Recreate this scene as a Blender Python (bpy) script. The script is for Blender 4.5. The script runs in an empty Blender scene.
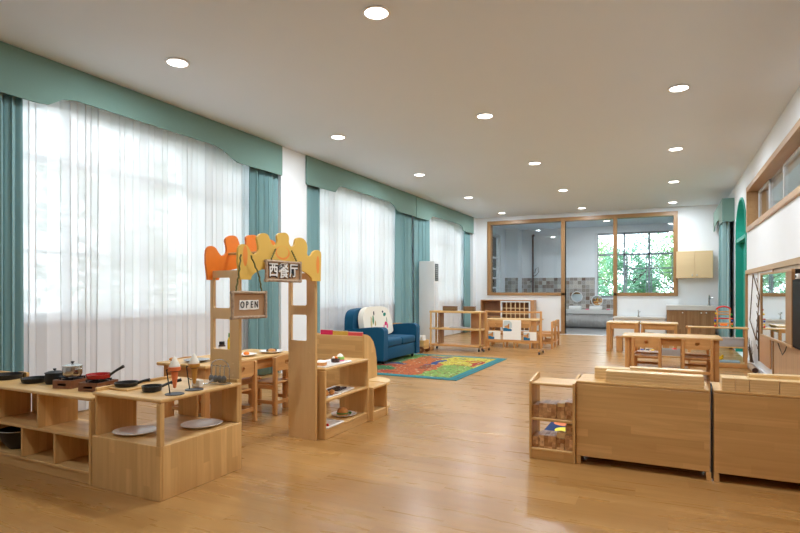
import bpy, bmesh, math, random
from mathutils import Vector, Matrix
random.seed(7)
S = bpy.context.scene
COL = S.collection
PI = math.pi

# ------------------------------------------------------------------ camera
cam_d = bpy.data.cameras.new('camera')
cam = bpy.data.objects.new('camera', cam_d)
COL.objects.link(cam)
cam.location = (0, 0, 1.2)
cam.rotation_euler = (PI / 2, 0, math.atan(268 / 550))
cam_d.sensor_width = 36
cam_d.lens = 550 / 800 * 36
cam_d.shift_y = 23.5 / 800
cam_d.clip_start = 0.05
S.camera = cam

# ------------------------------------------------------------------ world, exposure, light levels
SKY = 5.6            # overcast sky strength
LAMP_W = 23.5        # watts of one ceiling downlight
LAMP_COL = (0.91, 0.955, 1.0)
S.view_settings.view_transform = 'Standard'
S.view_settings.look = 'None'
S.view_settings.exposure = 0.32
S.view_settings.gamma = 1.0
w = bpy.data.worlds.new('overcast_sky')
S.world = w
w.use_nodes = True
nt = w.node_tree
nt.nodes.clear()
wo = nt.nodes.new('ShaderNodeOutputWorld')
bg = nt.nodes.new('ShaderNodeBackground')
tc = nt.nodes.new('ShaderNodeTexCoord')
sp = nt.nodes.new('ShaderNodeSeparateXYZ')
rp = nt.nodes.new('ShaderNodeValToRGB')
rp.color_ramp.elements[0].position = 0.0
rp.color_ramp.elements[0].color = (0.86, 0.935, 1.0, 1)
rp.color_ramp.elements[1].position = 0.8
rp.color_ramp.elements[1].color = (0.72, 0.86, 1.0, 1)
nt.links.new(tc.outputs['Generated'], sp.inputs[0])
nt.links.new(sp.outputs['Z'], rp.inputs[0])
nt.links.new(rp.outputs[0], bg.inputs[0])
bg.inputs[1].default_value = SKY
nt.links.new(bg.outputs[0], wo.inputs[0])
S.cycles.max_bounces = 14
S.cycles.diffuse_bounces = 7
S.cycles.glossy_bounces = 5
S.cycles.transmission_bounces = 8
S.cycles.transparent_max_bounces = 24
S.cycles.caustics_reflective = False
S.cycles.caustics_refractive = False


# ------------------------------------------------------------------ materials
def lin(c):
    out = []
    for v in c:
        v = v / 255
        out.append(v / 12.92 if v <= 0.04045 else ((v + 0.055) / 1.055) ** 2.4)
    return (*out, 1.0)


class N:
    """small node-tree writer"""
    def __init__(s, name):
        s.m = bpy.data.materials.new(name)
        s.m.use_nodes = True
        s.t = s.m.node_tree
        s.t.nodes.clear()
        s.out = s.t.nodes.new('ShaderNodeOutputMaterial')

    def n(s, typ, ins=None, **kw):
        x = s.t.nodes.new('ShaderNode' + typ)
        for k, v in kw.items():
            setattr(x, k, v)
        for k, v in (ins or {}).items():
            if hasattr(v, 'is_output'):
                s.t.links.new(v, x.inputs[k])
            else:
                x.inputs[k].default_value = v
        return x

    def math(s, op, a, b=0.0, c=0.0):
        return s.n('Math', {0: a, 1: b, 2: c}, operation=op).outputs[0]

    def vec(s, op, a, b=(0, 0, 0)):
        x = s.n('VectorMath', {0: a, 1: b}, operation=op)
        return x.outputs['Value'] if op in ('LENGTH', 'DOT_PRODUCT', 'DISTANCE') else x.outputs[0]

    def mix(s, f, a, b):
        x = s.t.nodes.new('ShaderNodeMix')
        x.data_type = 'RGBA'
        for i, v in ((0, f), (6, a), (7, b)):
            if hasattr(v, 'is_output'):
                s.t.links.new(v, x.inputs[i])
            else:
                x.inputs[i].default_value = v
        return x.outputs[2]

    def obj(s, rand=True):
        c = s.n('TexCoord').outputs['Object']
        if rand:
            r = s.n('ObjectInfo').outputs['Random']
            off = s.n('CombineXYZ', {0: s.math('MULTIPLY', r, 7.3), 1: s.math('MULTIPLY', r, 11.9), 2: s.math('MULTIPLY', r, 5.1)}).outputs[0]
            c = s.vec('ADD', c, off)
        return c

    def bsdf(s, col, rough=0.5, metal=0.0, spec=0.5, bump=None, bstr=0.1, bdist=0.002, **kw):
        ins = {'Base Color': col, 'Roughness': rough, 'Metallic': metal, 'Specular IOR Level': spec}
        ins.update(kw)
        b = s.n('BsdfPrincipled', ins)
        if bump is not None:
            bp = s.n('Bump', {'Height': bump, 'Strength': bstr, 'Distance': bdist})
            s.t.links.new(bp.outputs[0], b.inputs['Normal'])
        s.t.links.new(b.outputs[0], s.out.inputs[0])
        return b


def plain(name, rgb, rough=0.5, metal=0.0, var=0.04, scale=30.0, spec=0.5, bump=0.0):
    m = N(name)
    c = m.obj()
    no = m.n('TexNoise', {'Vector': c, 'Scale': scale, 'Detail': 3.0})
    base = lin(rgb)
    dk = tuple(v * (1 - var * 2) for v in base[:3]) + (1,)
    lt = tuple(min(1, v * (1 + var * 2)) for v in base[:3]) + (1,)
    col = m.mix(no.outputs[0], dk, lt)
    m.bsdf(col, rough, metal, spec, bump=no.outputs[0] if bump else None, bstr=bump)
    return m.m


def wood(name, rgb, axis=2, plank=0.05, length=0.7, rough=0.38, var=0.125, grain=0.26):
    m = N(name)
    c = m.obj()
    sc = [34.0, 34.0, 34.0]
    sc[axis] = 1.9
    mp = m.vec('MULTIPLY', c, tuple(sc))
    no = m.n('TexNoise', {'Vector': mp, 'Scale': 1.0, 'Detail': 4.0, 'Roughness': 0.6, 'Distortion': 0.6})
    # glued staves: one random tone per stave
    dv = [plank] * 3
    dv[axis] = length
    q = m.vec('DIVIDE', m.vec('ADD', c, (0.0173, 0.0211, 0.0137)), tuple(dv))
    sep = m.n('SeparateXYZ', {0: q})
    fl = [m.math('FLOOR', sep.outputs[i]) for i in range(3)]
    others = [i for i in range(3) if i != axis]
    hsh = m.math('FRACT', m.math('ADD', m.math('MULTIPLY', fl[others[0]], 0.37), m.math('MULTIPLY', fl[others[1]], 0.61)))
    fl[axis] = m.math('FLOOR', m.math('ADD', sep.outputs[axis], hsh))
    cell = m.n('CombineXYZ', {0: fl[0], 1: fl[1], 2: fl[2]}).outputs[0]
    wn = m.n('TexWhiteNoise', {'Vector': cell}, noise_dimensions='3D')
    b = lin(rgb)
    dk = (b[0] * (1 - var * 1.2), b[1] * (1 - var * 1.6), b[2] * (1 - var * 2.0), 1)
    lt = (min(1, b[0] * (1 + var * .7)), min(1, b[1] * (1 + var * .7)), min(1, b[2] * (1 + var * .8)), 1)
    tone = m.mix(wn.outputs['Value'], dk, lt)
    gr = m.n('MapRange', {0: no.outputs[0], 1: 0.35, 2: 0.7, 3: 0.0, 4: 1.0}).outputs[0]
    gdk = (b[0] * (1 - grain), b[1] * (1 - grain * 1.4), b[2] * (1 - grain * 1.8), 1)
    col = m.mix(m.math('MULTIPLY', gr, 0.55), tone, gdk)
    m.bsdf(col, rough, 0, 0.4, bump=no.outputs[0], bstr=0.04)
    return m.m


def patches(name, base, items, dist=0.0, nscale=3.0, rough=0.8, border=None, speck=None):
    """flat printed picture: soft-edged blots of colour in the object's own coordinates; item = (centre, radii, rgb)"""
    m = N(name)
    c0 = m.obj(False)
    c = c0
    if dist:
        no = m.n('TexNoise', {'Vector': c0, 'Scale': nscale, 'Detail': 4.0})
        c = m.vec('ADD', c0, m.vec('MULTIPLY', m.vec('SUBTRACT', no.outputs['Color'], (0.5, 0.5, 0.5)), (dist,) * 3))
    col = lin(base)
    for ctr, rad, rgb in items:
        inv = tuple(0 if r is None else 1 / r for r in rad)
        l = m.vec('LENGTH', m.vec('MULTIPLY', m.vec('SUBTRACT', c, ctr), inv))
        col = m.mix(m.math('LESS_THAN', l, 1.0), col, lin(rgb))
    if speck:
        for scale, thr, rgb in speck:
            vo = m.n('TexNoise', {'Vector': c0, 'Scale': scale, 'Detail': 1.0})
            col = m.mix(m.math('GREATER_THAN', vo.outputs[0], thr), col, lin(rgb))
    if border:
        hx, hy, rgb = border
        sp_ = m.n('SeparateXYZ', {0: c0})
        bx = m.math('GREATER_THAN', m.math('ABSOLUTE', sp_.outputs[0]), hx)
        by = m.math('GREATER_THAN', m.math('ABSOLUTE', sp_.outputs[1]), hy)
        col = m.mix(m.math('MAXIMUM', bx, by), col, lin(rgb))
    fz = m.n('TexNoise', {'Vector': c0, 'Scale': 220.0})
    m.bsdf(col, rough, 0, 0.2, bump=fz.outputs[0], bstr=0.15)
    return m.m


def glass(name, tint=(0.96, 0.98, 0.98), refl=1.0):
    m = N(name)
    fr = m.n('Fresnel', {'IOR': 1.45})
    t = m.n('BsdfTransparent', {'Color': (*tint, 1)})
    g = m.n('BsdfGlossy', {'Color': (1, 1, 1, 1), 'Roughness': 0.02})
    mx = m.n('MixShader', {0: m.math('MULTIPLY', fr.outputs[0], refl), 1: t.outputs[0], 2: g.outputs[0]})
    m.t.links.new(mx.outputs[0], m.out.inputs[0])
    return m.m


def emit(name, rgb, k):
    m = N(name)
    e = m.n('Emission', {'Color': lin(rgb), 'Strength': k})
    m.t.links.new(e.outputs[0], m.out.inputs[0])
    return m.m


def sheer(name):
    m = N(name)
    c = m.obj()
    no = m.n('TexNoise', {'Vector': m.vec('MULTIPLY', c, (300, 300, 300)), 'Scale': 1.0})
    t = m.n('BsdfTransparent', {'Color': (1, 1, 1, 1)})
    d = m.n('BsdfDiffuse', {'Color': (0.92, 0.92, 0.93, 1)})
    r = m.n('BsdfTranslucent', {'Color': (0.92, 0.92, 0.93, 1)})
    a = m.n('MixShader', {0: 0.42, 1: d.outputs[0], 2: r.outputs[0]})
    f = m.math('ADD', m.math('MULTIPLY', no.outputs[0], 0.04), 0.035)
    mx = m.n('MixShader', {0: f, 1: a.outputs[0], 2: t.outputs[0]})
    m.t.links.new(mx.outputs[0], m.out.inputs[0])
    return m.m


def fabric(name, rgb, rough=0.85, scale=260.0, var=0.12, sheen=0.2):
    m = N(name)
    c = m.obj()
    no = m.n('TexNoise', {'Vector': c, 'Scale': scale, 'Detail': 2.0})
    b = lin(rgb)
    col = m.mix(no.outputs[0], tuple(v * (1 - var) for v in b[:3]) + (1,), tuple(min(1, v * (1 + var)) for v in b[:3]) + (1,))
    m.bsdf(col, rough, 0, 0.2, bump=no.outputs[0], bstr=0.2, **{'Sheen Weight': sheen})
    return m.m


def floor_mat():
    m = N('floor_planks')
    c = m.obj(False)
    sep = m.n('SeparateXYZ', {0: c})
    row = m.math('FLOOR', m.math('DIVIDE', sep.outputs[1], 0.145))
    sh = m.math('FRACT', m.math('MULTIPLY', row, 0.381))
    xq = m.math('ADD', m.math('DIVIDE', sep.outputs[0], 1.22), sh)
    cell = m.n('CombineXYZ', {0: m.math('FLOOR', xq), 1: row, 2: 0.0}).outputs[0]
    wn = m.n('TexWhiteNoise', {'Vector': cell}, noise_dimensions='3D')
    off = m.vec('MULTIPLY', wn.outputs['Color'], (9, 9, 9))
    mp = m.vec('ADD', m.vec('MULTIPLY', c, (1.3, 17.0, 1.0)), off)
    no = m.n('TexNoise', {'Vector': mp, 'Scale': 1.0, 'Detail': 5.0, 'Roughness': 0.6, 'Distortion': 0.8})
    a = lin((166, 122, 68)); b = lin((184, 140, 84)); d = lin((146, 102, 54))
    tone = m.mix(wn.outputs['Value'], a, b)
    gr = m.n('MapRange', {0: no.outputs[0], 1: 0.42, 2: 0.8, 3: 0.0, 4: 0.5}).outputs[0]
    col = m.mix(gr, tone, d)
    fy = m.math('FRACT', m.math('DIVIDE', sep.outputs[1], 0.145))
    fx = m.math('FRACT', xq)
    seam = m.math('MAXIMUM', m.math('LESS_THAN', fy, 0.012), m.math('LESS_THAN', fx, 0.0018))
    col = m.mix(m.math('MULTIPLY', seam, 0.15), col, lin((110, 70, 38)))
    rg = m.n('MapRange', {0: no.outputs[0], 1: 0.2, 2: 0.8, 3: 0.24, 4: 0.34}).outputs[0]
    m.bsdf(col, rg, 0, 0.45, bump=no.outputs[0], bstr=0.03)
    return m.m


def tile_mat():
    m = N('wash_room_tiles')
    c = m.obj(False)
    q = m.vec('DIVIDE', c, (0.125, 0.125, 0.125))
    fl = m.vec('FLOOR', m.vec('ADD', q, (0.013, 0.017, 0.011)))
    wn = m.n('TexWhiteNoise', {'Vector': fl}, noise_dimensions='3D')
    r = m.n('ValToRGB', {0: wn.outputs['Value']})
    r.color_ramp.interpolation = 'CONSTANT'
    e = r.color_ramp.elements
    e[0].position = 0; e[0].color = lin((168, 164, 160))
    e[1].position = 0.35; e[1].color = lin((150, 142, 134))
    for p, cc in ((0.6, (196, 190, 182)), (0.8, (122, 102, 90)), (0.92, (140, 118, 104))):
        x = e.new(p); x.color = lin(cc)
    fr = m.vec('ABSOLUTE', m.vec('SUBTRACT', m.vec('FRACTION', m.vec('ADD', q, (0.013, 0.017, 0.011))), (0.5, 0.5, 0.5)))
    sep = m.n('SeparateXYZ', {0: fr})
    gx = m.math('GREATER_THAN', sep.outputs[0], 0.48)
    gz = m.math('GREATER_THAN', sep.outputs[2], 0.48)
    ring = m.math('LESS_THAN', m.math('ABSOLUTE', m.math('SUBTRACT', m.vec('LENGTH', m.vec('MULTIPLY', fr, (1, 0, 1))), 0.28)), 0.05)
    col = m.mix(m.math('MULTIPLY', ring, 0.35), r.outputs[0], lin((110, 92, 80)))
    col = m.mix(m.math('MAXIMUM', gx, gz), col, lin((205, 202, 196)))
    m.bsdf(col, 0.25, 0, 0.5)
    return m.m


WD = (219, 181, 121)
M_ = {
    'dark_steel': plain('darker_steel', (120, 120, 120), 0.3, 0.9, var=0.03),  # deeper grey steel for the utensil bowls
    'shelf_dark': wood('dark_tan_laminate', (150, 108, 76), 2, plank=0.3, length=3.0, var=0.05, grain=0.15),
    'floor': floor_mat(), 'tiles': tile_mat(),
    'white_wall': plain('white_wall_paint', (232, 237, 241), 0.85, var=0.01, scale=3),
    'ceil': plain('ceiling_paint', (224, 235, 246), 0.9, var=0.006, scale=2),
    'grey_floor': plain('grey_floor_tile', (150, 148, 146), 0.35, var=0.05, scale=5),
    'wood_x': wood('pine_grain_across', WD, 0), 'wood_y': wood('pine_grain_along', WD, 1), 'wood_z': wood('pine_grain_upright', WD, 2),
    'ply_x': wood('pale_block_wood', (236, 205, 150), 0, plank=0.02, length=2.0, var=0.08, grain=0.12),
    'ply_y': wood('pale_block_wood_lengthwise', (236, 205, 150), 1, plank=0.02, length=2.0, var=0.08, grain=0.12),
    'arch_z': wood('beech_panel_upright', (222, 188, 138), 2, plank=0.5, length=3.0, var=0.03, grain=0.10),
    'frame_x': wood('oak_frame_across', (162, 126, 86), 0, plank=0.4, length=3.0, var=0.06),
    'frame_z': wood('oak_frame_upright', (162, 126, 86), 2, plank=0.4, length=3.0, var=0.06),
    'frame_y': wood('oak_frame_along', (184, 148, 106), 1, plank=0.4, length=3.0, var=0.06),
    'orange_wood_x': wood('honey_wood_across', (212, 162, 104), 0), 'orange_wood_z': wood('honey_wood_upright', (212, 162, 104), 2),
    'orange_wood_y': wood('honey_wood_along', (212, 162, 104), 1),
    'cab_z': wood('brown_laminate_upright', (162, 126, 90), 2, plank=0.05, length=3.0, var=0.2, grain=0.3),
    'maple': wood('maple_laminate', (232, 206, 162), 0, plank=0.8, length=3.0, var=0.03, grain=0.06),
    'shelf_brown': wood('tan_laminate', (196, 150, 108), 2, plank=0.3, length=3.0, var=0.05, grain=0.15),
    'block': wood('carved_block_wood', (222, 186, 138), 1, plank=0.028, length=0.5, var=0.35, grain=0.8),
    'stove': wood('dark_stained_wood', (128, 82, 52), 0, plank=0.05, length=1.0, var=0.15, grain=0.3),
    'panel_tan': wood('tan_wall_panel', (202, 168, 132), 2, plank=0.03, length=3.0, var=0.10, grain=0.12),
    'teal': fabric('teal_curtain_cloth', (128, 166, 170)),
    'pelmet': fabric('sage_teal_pelmet_cloth', (116, 148, 140)),
    'sheer': sheer('white_sheer_voile'),
    'sofa': fabric('petrol_blue_upholstery', (12, 76, 108), 0.7, sheen=0.05),
    'teal_paint': plain('teal_paint', (20, 150, 132), 0.5, var=0.02),
    'glass': glass('clear_window_glass'),
    'glass_low': glass('interior_window_glass', (0.95, 0.97, 0.98), 0.8),
    'alu': plain('grey_window_metal', (150, 158, 166), 0.4, 0.2, var=0.02),
    'white_alu': plain('white_window_frame', (222, 226, 230), 0.4, var=0.01),
    'black': plain('black_cast_iron', (22, 22, 24), 0.42, 0.1, var=0.2, scale=80),
    'black_plastic': plain('black_plastic', (18, 18, 20), 0.3, var=0.1),
    'dark_wire': plain('dark_wire', (46, 50, 60), 0.4, 0.6, var=0.05),
    'steel': plain('brushed_steel', (190, 190, 188), 0.22, 1.0, var=0.03, scale=60),
    'red_pan': plain('red_enamel', (170, 24, 26), 0.25, var=0.05),
    'white_china': plain('white_china', (238, 238, 236), 0.18, var=0.01),
    'white_plastic': plain('white_plastic', (232, 233, 234), 0.35, var=0.01),
    'grey_plastic': plain('grey_plastic', (172, 172, 174), 0.45, var=0.03),
    'paper': plain('white_paper', (240, 238, 232), 0.8, var=0.02),
    'caster': plain('grey_caster_rubber', (70, 70, 72), 0.6),
    'cone_orange': plain('waffle_cone_orange', (230, 128, 78), 0.5, var=0.1, scale=90),
    'cone_tan': plain('waffle_cone_tan', (186, 136, 58), 0.5, var=0.1, scale=90),
    'cream': plain('soft_ice_cream', (240, 236, 222), 0.5, var=0.02),
    'bread': plain('baked_bread', (206, 140, 70), 0.6, var=0.2, scale=40),
    'choc': plain('dark_chocolate', (62, 34, 24), 0.4, var=0.2, scale=60),
    'green_icing': plain('green_icing', (142, 196, 92), 0.5, var=0.1),
    'leaf_food': plain('green_lettuce', (70, 130, 44), 0.5, var=0.2),
    'red': plain('red_paint', (206, 34, 34), 0.4), 'yellow': plain('yellow_paint', (240, 200, 40), 0.4),
    'blue': plain('blue_paint', (30, 70, 170), 0.4), 'green': plain('green_paint', (50, 150, 60), 0.4),
    'orange': plain('orange_paint', (244, 128, 30), 0.4), 'pink': plain('pink_paint', (230, 110, 140), 0.5),
    'crown_orange': plain('orange_board_paint', (240, 132, 40), 0.45, var=0.02),
    'crown_yellow': patches('yellow_board_paint', (226, 186, 92), [
        ((0, -0.40, 0.16), (None, 0.022, 0.07), (240, 150, 70)), ((0, -0.035, 0.20), (None, 0.075, 0.05), (240, 150, 70)),
        ((0, -0.035, 0.207), (None, 0.062, 0.042), (226, 186, 92)), ((0, 0.37, 0.13), (None, 0.02, 0.07), (240, 150, 70))], rough=0.45),
    'burlap': fabric('burlap_board', (176, 138, 100), 0.9, 400, 0.25),
    'twig': plain('pale_twig_bark', (170, 148, 124), 0.9, var=0.3, scale=60, bump=0.4),
    'dark_twig': plain('dark_twig_bark', (86, 66, 48), 0.9, var=0.3, scale=60, bump=0.4),
    'vine': plain('twisted_vine', (112, 112, 62), 0.8, var=0.3, scale=60),
    'ink': plain('black_ink', (24, 26, 30), 0.6), 'letter_white': plain('white_letter_card', (240, 240, 236), 0.6, var=0.01),
    'mirror': plain('mirror_glass', (225, 230, 228), 0.02, 1.0, var=0.0),
    'pipe': plain('brown_pipe', (96, 62, 54), 0.5), 'skirt': fabric('grey_pleated_cloth', (196, 194, 192), 0.9),
    'counter': plain('pale_grey_counter', (216, 214, 210), 0.3, var=0.02, scale=60),
    'trunk': plain('tree_bark', (78, 62, 48), 0.9, var=0.2, scale=10, bump=0.5),
    'bounce_paving': plain('pale_bounce_paving', (186, 188, 180), 0.9, var=0.2, scale=3),
    'trim_white': plain('downlight_white', (240, 240, 240), 0.4),
    'lamp': emit('lit_diffuser', (255, 250, 240), 9.0),
    'screen': plain('black_screen', (8, 8, 10), 0.5, spec=0.1), 'matte_black': plain('matte_black', (12, 12, 13), 0.6, spec=0.1), 'napkin': plain('paper_napkin', (238, 236, 230), 0.9),
}


def leaf_mat(name, rgb):
    m = N(name)
    r = m.n('TexNoise', {'Vector': m.obj(), 'Scale': 2.5, 'Detail': 3.0})
    b = lin(rgb)
    col = m.mix(r.outputs[0], tuple(v * 0.6 for v in b[:3]) + (1,), tuple(min(1, v * 1.5) for v in b[:3]) + (1,))
    d = m.n('BsdfDiffuse', {'Color': col})
    t = m.n('BsdfTranslucent', {'Color': col})
    x = m.n('MixShader', {0: 0.4, 1: d.outputs[0], 2: t.outputs[0]})
    m.t.links.new(x.outputs[0], m.out.inputs[0])
    return m.m


M_['leaf_a'] = leaf_mat('mid_green_leaves', (140, 168, 120))
M_['leaf_b'] = leaf_mat('blue_green_leaves', (124, 164, 134))


# ------------------------------------------------------------------ mesh helpers
class B:
    def __init__(s):
        s.b = bmesh.new()

    def box(s, x0, x1, y0, y1, z0, z1, bev=0.003, seg=1, rot=None):
        r = bmesh.ops.create_cube(s.b, size=1.0)
        vs = r['verts']
        cx, cy, cz = (x0 + x1) / 2, (y0 + y1) / 2, (z0 + z1) / 2
        dx, dy, dz = abs(x1 - x0), abs(y1 - y0), abs(z1 - z0)
        for v in vs:
            v.co = Vector((v.co.x * dx, v.co.y * dy, v.co.z * dz))
        if bev:
            es = list({e for v in vs for e in v.link_edges})
            bv = min(bev, min(dx, dy, dz) * 0.45)
            g = bmesh.ops.bevel(s.b, geom=es, offset=bv, segments=seg, affect='EDGES', profile=0.5)
            vs = list({v for f in g['faces'] for v in f.verts} | {v for v in vs if v.is_valid})
        mt = Matrix.Translation((cx, cy, cz))
        if rot is not None:
            mt = mt @ rot
        for v in vs:
            v.co = mt @ v.co
        return s

    def cyl(s, p0, p1, r0, r1=None, seg=16, cap=True):
        r1 = r0 if r1 is None else r1
        p0, p1 = Vector(p0), Vector(p1)
        d = p1 - p0
        q = d.to_track_quat('Z', 'Y')
        a, c = [], []
        for i in range(seg):
            t = 2 * PI * i / seg
            u = Vector((math.cos(t), math.sin(t), 0))
            a.append(s.b.verts.new(p0 + q @ (u * r0)))
            c.append(s.b.verts.new(p1 + q @ (u * r1)))
        for i in range(seg):
            j = (i + 1) % seg
            s.b.faces.new((a[i], a[j], c[j], c[i]))
        if cap:
            s.b.faces.new(a[::-1])
            s.b.faces.new(c)
        return s

    def tube(s, pts, r, seg=8, closed=False):
        pts = [Vector(p) for p in pts]
        n = len(pts)
        rings = []
        up = None
        for i, p in enumerate(pts):
            if closed:
                d = pts[(i + 1) % n] - pts[i - 1]
            else:
                d = pts[min(i + 1, n - 1)] - pts[max(i - 1, 0)]
            d.normalize()
            if up is None:
                up = d.orthogonal().normalized()
            up = (up - d * up.dot(d))
            up = up.normalized() if up.length > 1e-6 else d.orthogonal().normalized()
            sd = d.cross(up)
            rr = r[i] if isinstance(r, (list, tuple)) else r
            rings.append([s.b.verts.new(p + (up * math.cos(2 * PI * k / seg) + sd * math.sin(2 * PI * k / seg)) * rr) for k in range(seg)])
        m = n if closed else n - 1
        for i in range(m):
            A, C = rings[i], rings[(i + 1) % n]
            for k in range(seg):
                j = (k + 1) % seg
                s.b.faces.new((A[k], A[j], C[j], C[k]))
        if not closed:
            s.b.faces.new(rings[0][::-1])
            s.b.faces.new(rings[-1])
        return s

    def lathe(s, prof, c=(0, 0, 0), seg=28):
        rings = []
        for r, z in prof:
            if r < 1e-6:
                rings.append([s.b.verts.new((c[0], c[1], c[2] + z))])
            else:
                rings.append([s.b.verts.new((c[0] + r * math.cos(2 * PI * k / seg), c[1] + r * math.sin(2 * PI * k / seg), c[2] + z)) for k in range(seg)])
        for A, C in zip(rings, rings[1:]):
            if len(A) == 1 and len(C) == 1:
                continue
            for k in range(seg):
                j = (k + 1) % seg
                if len(A) == 1:
                    s.b.faces.new((A[0], C[j], C[k]))
                elif len(C) == 1:
                    s.b.faces.new((A[k], A[j], C[0]))
                else:
                    s.b.faces.new((A[k], A[j], C[j], C[k]))
        return s

    def ball(s, c, r, seg=14, sq=(1, 1, 1)):
        g = bmesh.ops.create_uvsphere(s.b, u_segments=seg, v_segments=max(6, seg // 2 + 1), radius=r)
        for v in g['verts']:
            v.co = Vector((v.co.x * sq[0] + c[0], v.co.y * sq[1] + c[1], v.co.z * sq[2] + c[2]))
        return s

    def plate(s, outer, holes, ax, lo, hi):
        """outline (a, b) pairs with holes, in the plane normal to axis ax, between lo and hi"""
        def P(a, b_, h):
            return Vector((h, a, b_)) if ax == 0 else Vector((a, h, b_)) if ax == 1 else Vector((a, b_, h))
        t = bmesh.new()
        for lp in [outer] + list(holes):
            vs = [t.verts.new(P(a, b_, lo)) for a, b_ in lp]
            for i in range(len(vs)):
                t.edges.new((vs[i], vs[(i + 1) % len(vs)]))
        bmesh.ops.triangle_fill(t, edges=t.edges[:], use_beauty=True, use_dissolve=False)
        t.verts.index_update()
        idx = [[v.index for v in f.verts] for f in t.faces]
        cos = [v.co.copy() for v in t.verts]
        bound = [(e.verts[0].index, e.verts[1].index) for e in t.edges if len(e.link_faces) == 1]
        t.free()
        A = [s.b.verts.new(c) for c in cos]
        d = P(0, 0, hi - lo) - P(0, 0, 0)
        C = [s.b.verts.new(c + d) for c in cos]
        for f in idx:
            s.b.faces.new([A[i] for i in f])
            s.b.faces.new([C[i] for i in reversed(f)])
        for i, j in bound:
            s.b.faces.new((A[i], A[j], C[j], C[i]))
        return s

    def build(s, name, mat, parent=None, smooth=None, loc=None, rotz=0.0):
        bmesh.ops.recalc_face_normals(s.b, faces=s.b.faces[:])
        me = bpy.data.meshes.new(name)
        s.b.to_mesh(me)
        s.b.free()
        me.materials.append(M_[mat] if isinstance(mat, str) else mat)
        if smooth:
            for p in me.polygons:
                p.use_smooth = True
            me.set_sharp_from_angle(angle=math.radians(smooth if smooth is not True else 40))
        o = bpy.data.objects.new(name, me)
        COL.objects.link(o)
        if parent is not None:
            o.parent = parent
        if loc is not None:
            o.location = loc
        if rotz:
            o.rotation_euler = (0, 0, rotz)
        return o


def tag(o, label=None, cat=None, group=None, kind=None):
    if label: o['label'] = label
    if cat: o['category'] = cat
    if group: o['group'] = group
    if kind: o['kind'] = kind
    return o


def thing(name, label, cat, loc=(0, 0, 0), rotz=0.0, group=None):
    o = bpy.data.objects.new(name, None)
    COL.objects.link(o)
    o.empty_display_size = 0.1
    o.location = loc
    o.rotation_euler = (0, 0, rotz)
    return tag(o, label, cat, group)


def dup(root, loc, rotz=0.0, label=None, group=None):
    r = root.copy(); COL.objects.link(r)
    r.location = loc; r.rotation_euler = (0, 0, rotz)
    if label: r['label'] = label
    if group: r['group'] = group
    for ch in list(root.children):
        c = ch.copy(); COL.objects.link(c); c.parent = r
        for g in list(ch.children):
            d = g.copy(); COL.objects.link(d); d.parent = c
    return r


def struct(name, b, mat, parent=None, smooth=None):
    o = b.build(name, mat, parent, smooth)
    if parent is None:
        o['kind'] = 'structure'
    return o


def rect(a0, a1, b0, b1):
    return [(a0, b0), (a1, b0), (a1, b1), (a0, b1)]


def rrect(a0, a1, b0, b1, r, n=5):
    out = []
    for cx, cy, t0 in ((a1 - r, b0 + r, -PI / 2), (a1 - r, b1 - r, 0), (a0 + r, b1 - r, PI / 2), (a0 + r, b0 + r, PI)):
        for i in range(n + 1):
            t = t0 + PI / 2 * i / n
            out.append((cx + r * math.cos(t), cy + r * math.sin(t)))
    return out


def smooth_poly(pts, it=2):
    for _ in range(it):
        out = []
        for i in range(len(pts)):
            a, b_ = pts[i], pts[(i + 1) % len(pts)]
            out += [(a[0] * .75 + b_[0] * .25, a[1] * .75 + b_[1] * .25), (a[0] * .25 + b_[0] * .75, a[1] * .25 + b_[1] * .75)]
        pts = out
    return pts


def circ(cx, cy, r, n=16, sy=1.0):
    return [(cx + r * math.cos(2 * PI * i / n), cy + sy * r * math.sin(2 * PI * i / n)) for i in range(n)]


ORD = ['first', 'second', 'third', 'fourth', 'fifth', 'sixth', 'seventh', 'eighth']

# ================================================================== ROOM SHELL
XL, XR, YB, YF, ZC = -5.25, 1.2, 15.3, -4.0, 3.27
struct('floor', B().box(XL - .25, XR + .25, YF, YB + .1, -0.2, 0, 0), 'floor')
struct('ceiling', B().box(XL - .25, XR + .25, YF, YB + .1, ZC, ZC + .2, 0), 'ceil')
WIN = [(-2.6, 1.3), (2.6, 6.1), (7.2, 10.6), (11.6, 14.8)]  # first opening is unseen, added to bring in daylight behind the camera
WZ0, WZ1 = 0.92, 3.0
struct('wall_left', B().plate(rect(YF, 15.46, 0, ZC), [rect(a, b, WZ0, WZ1) for a, b in WIN], 0, XL - .24, XL), 'white_wall')
struct('wall_front', B().box(XL - .24, XR + 2.6, YF - .2, YF, 0, ZC, 0), 'white_wall')
# piers between the windows, standing a little proud of the wall
for nm, a, b in (('pillar_1', 6.36, 6.98), ('pillar_3', 15.0, 15.3)):
    struct(nm, B().box(XL, -5.0, a, b, 0, ZC, 0), 'white_wall')
struct('wall_back', B().plate(rect(-5.0, XR, 0, ZC), [rect(-4.62, -2.6, 1.1, 3.14), rect(-2.5, -1.28, 0.004, 3.14), rect(-1.2, 0.18, 1.1, 3.14)], 1, YB, YB + .16), 'white_wall')
archpts = [(10.95, 0.004), (12.5, 0.004), (12.5, 2.2)] + [(11.725 + .775 * math.cos(PI * i / 16), 2.2 + .68 * math.sin(PI * i / 16)) for i in range(1, 16)] + [(10.95, 2.2)]
struct('wall_right', B().plate(rect(YF, 15.46, 0, ZC), [rect(2.0, 10.7, 2.22, 2.84), archpts], 0, XR, XR + .22), 'white_wall')
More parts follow.
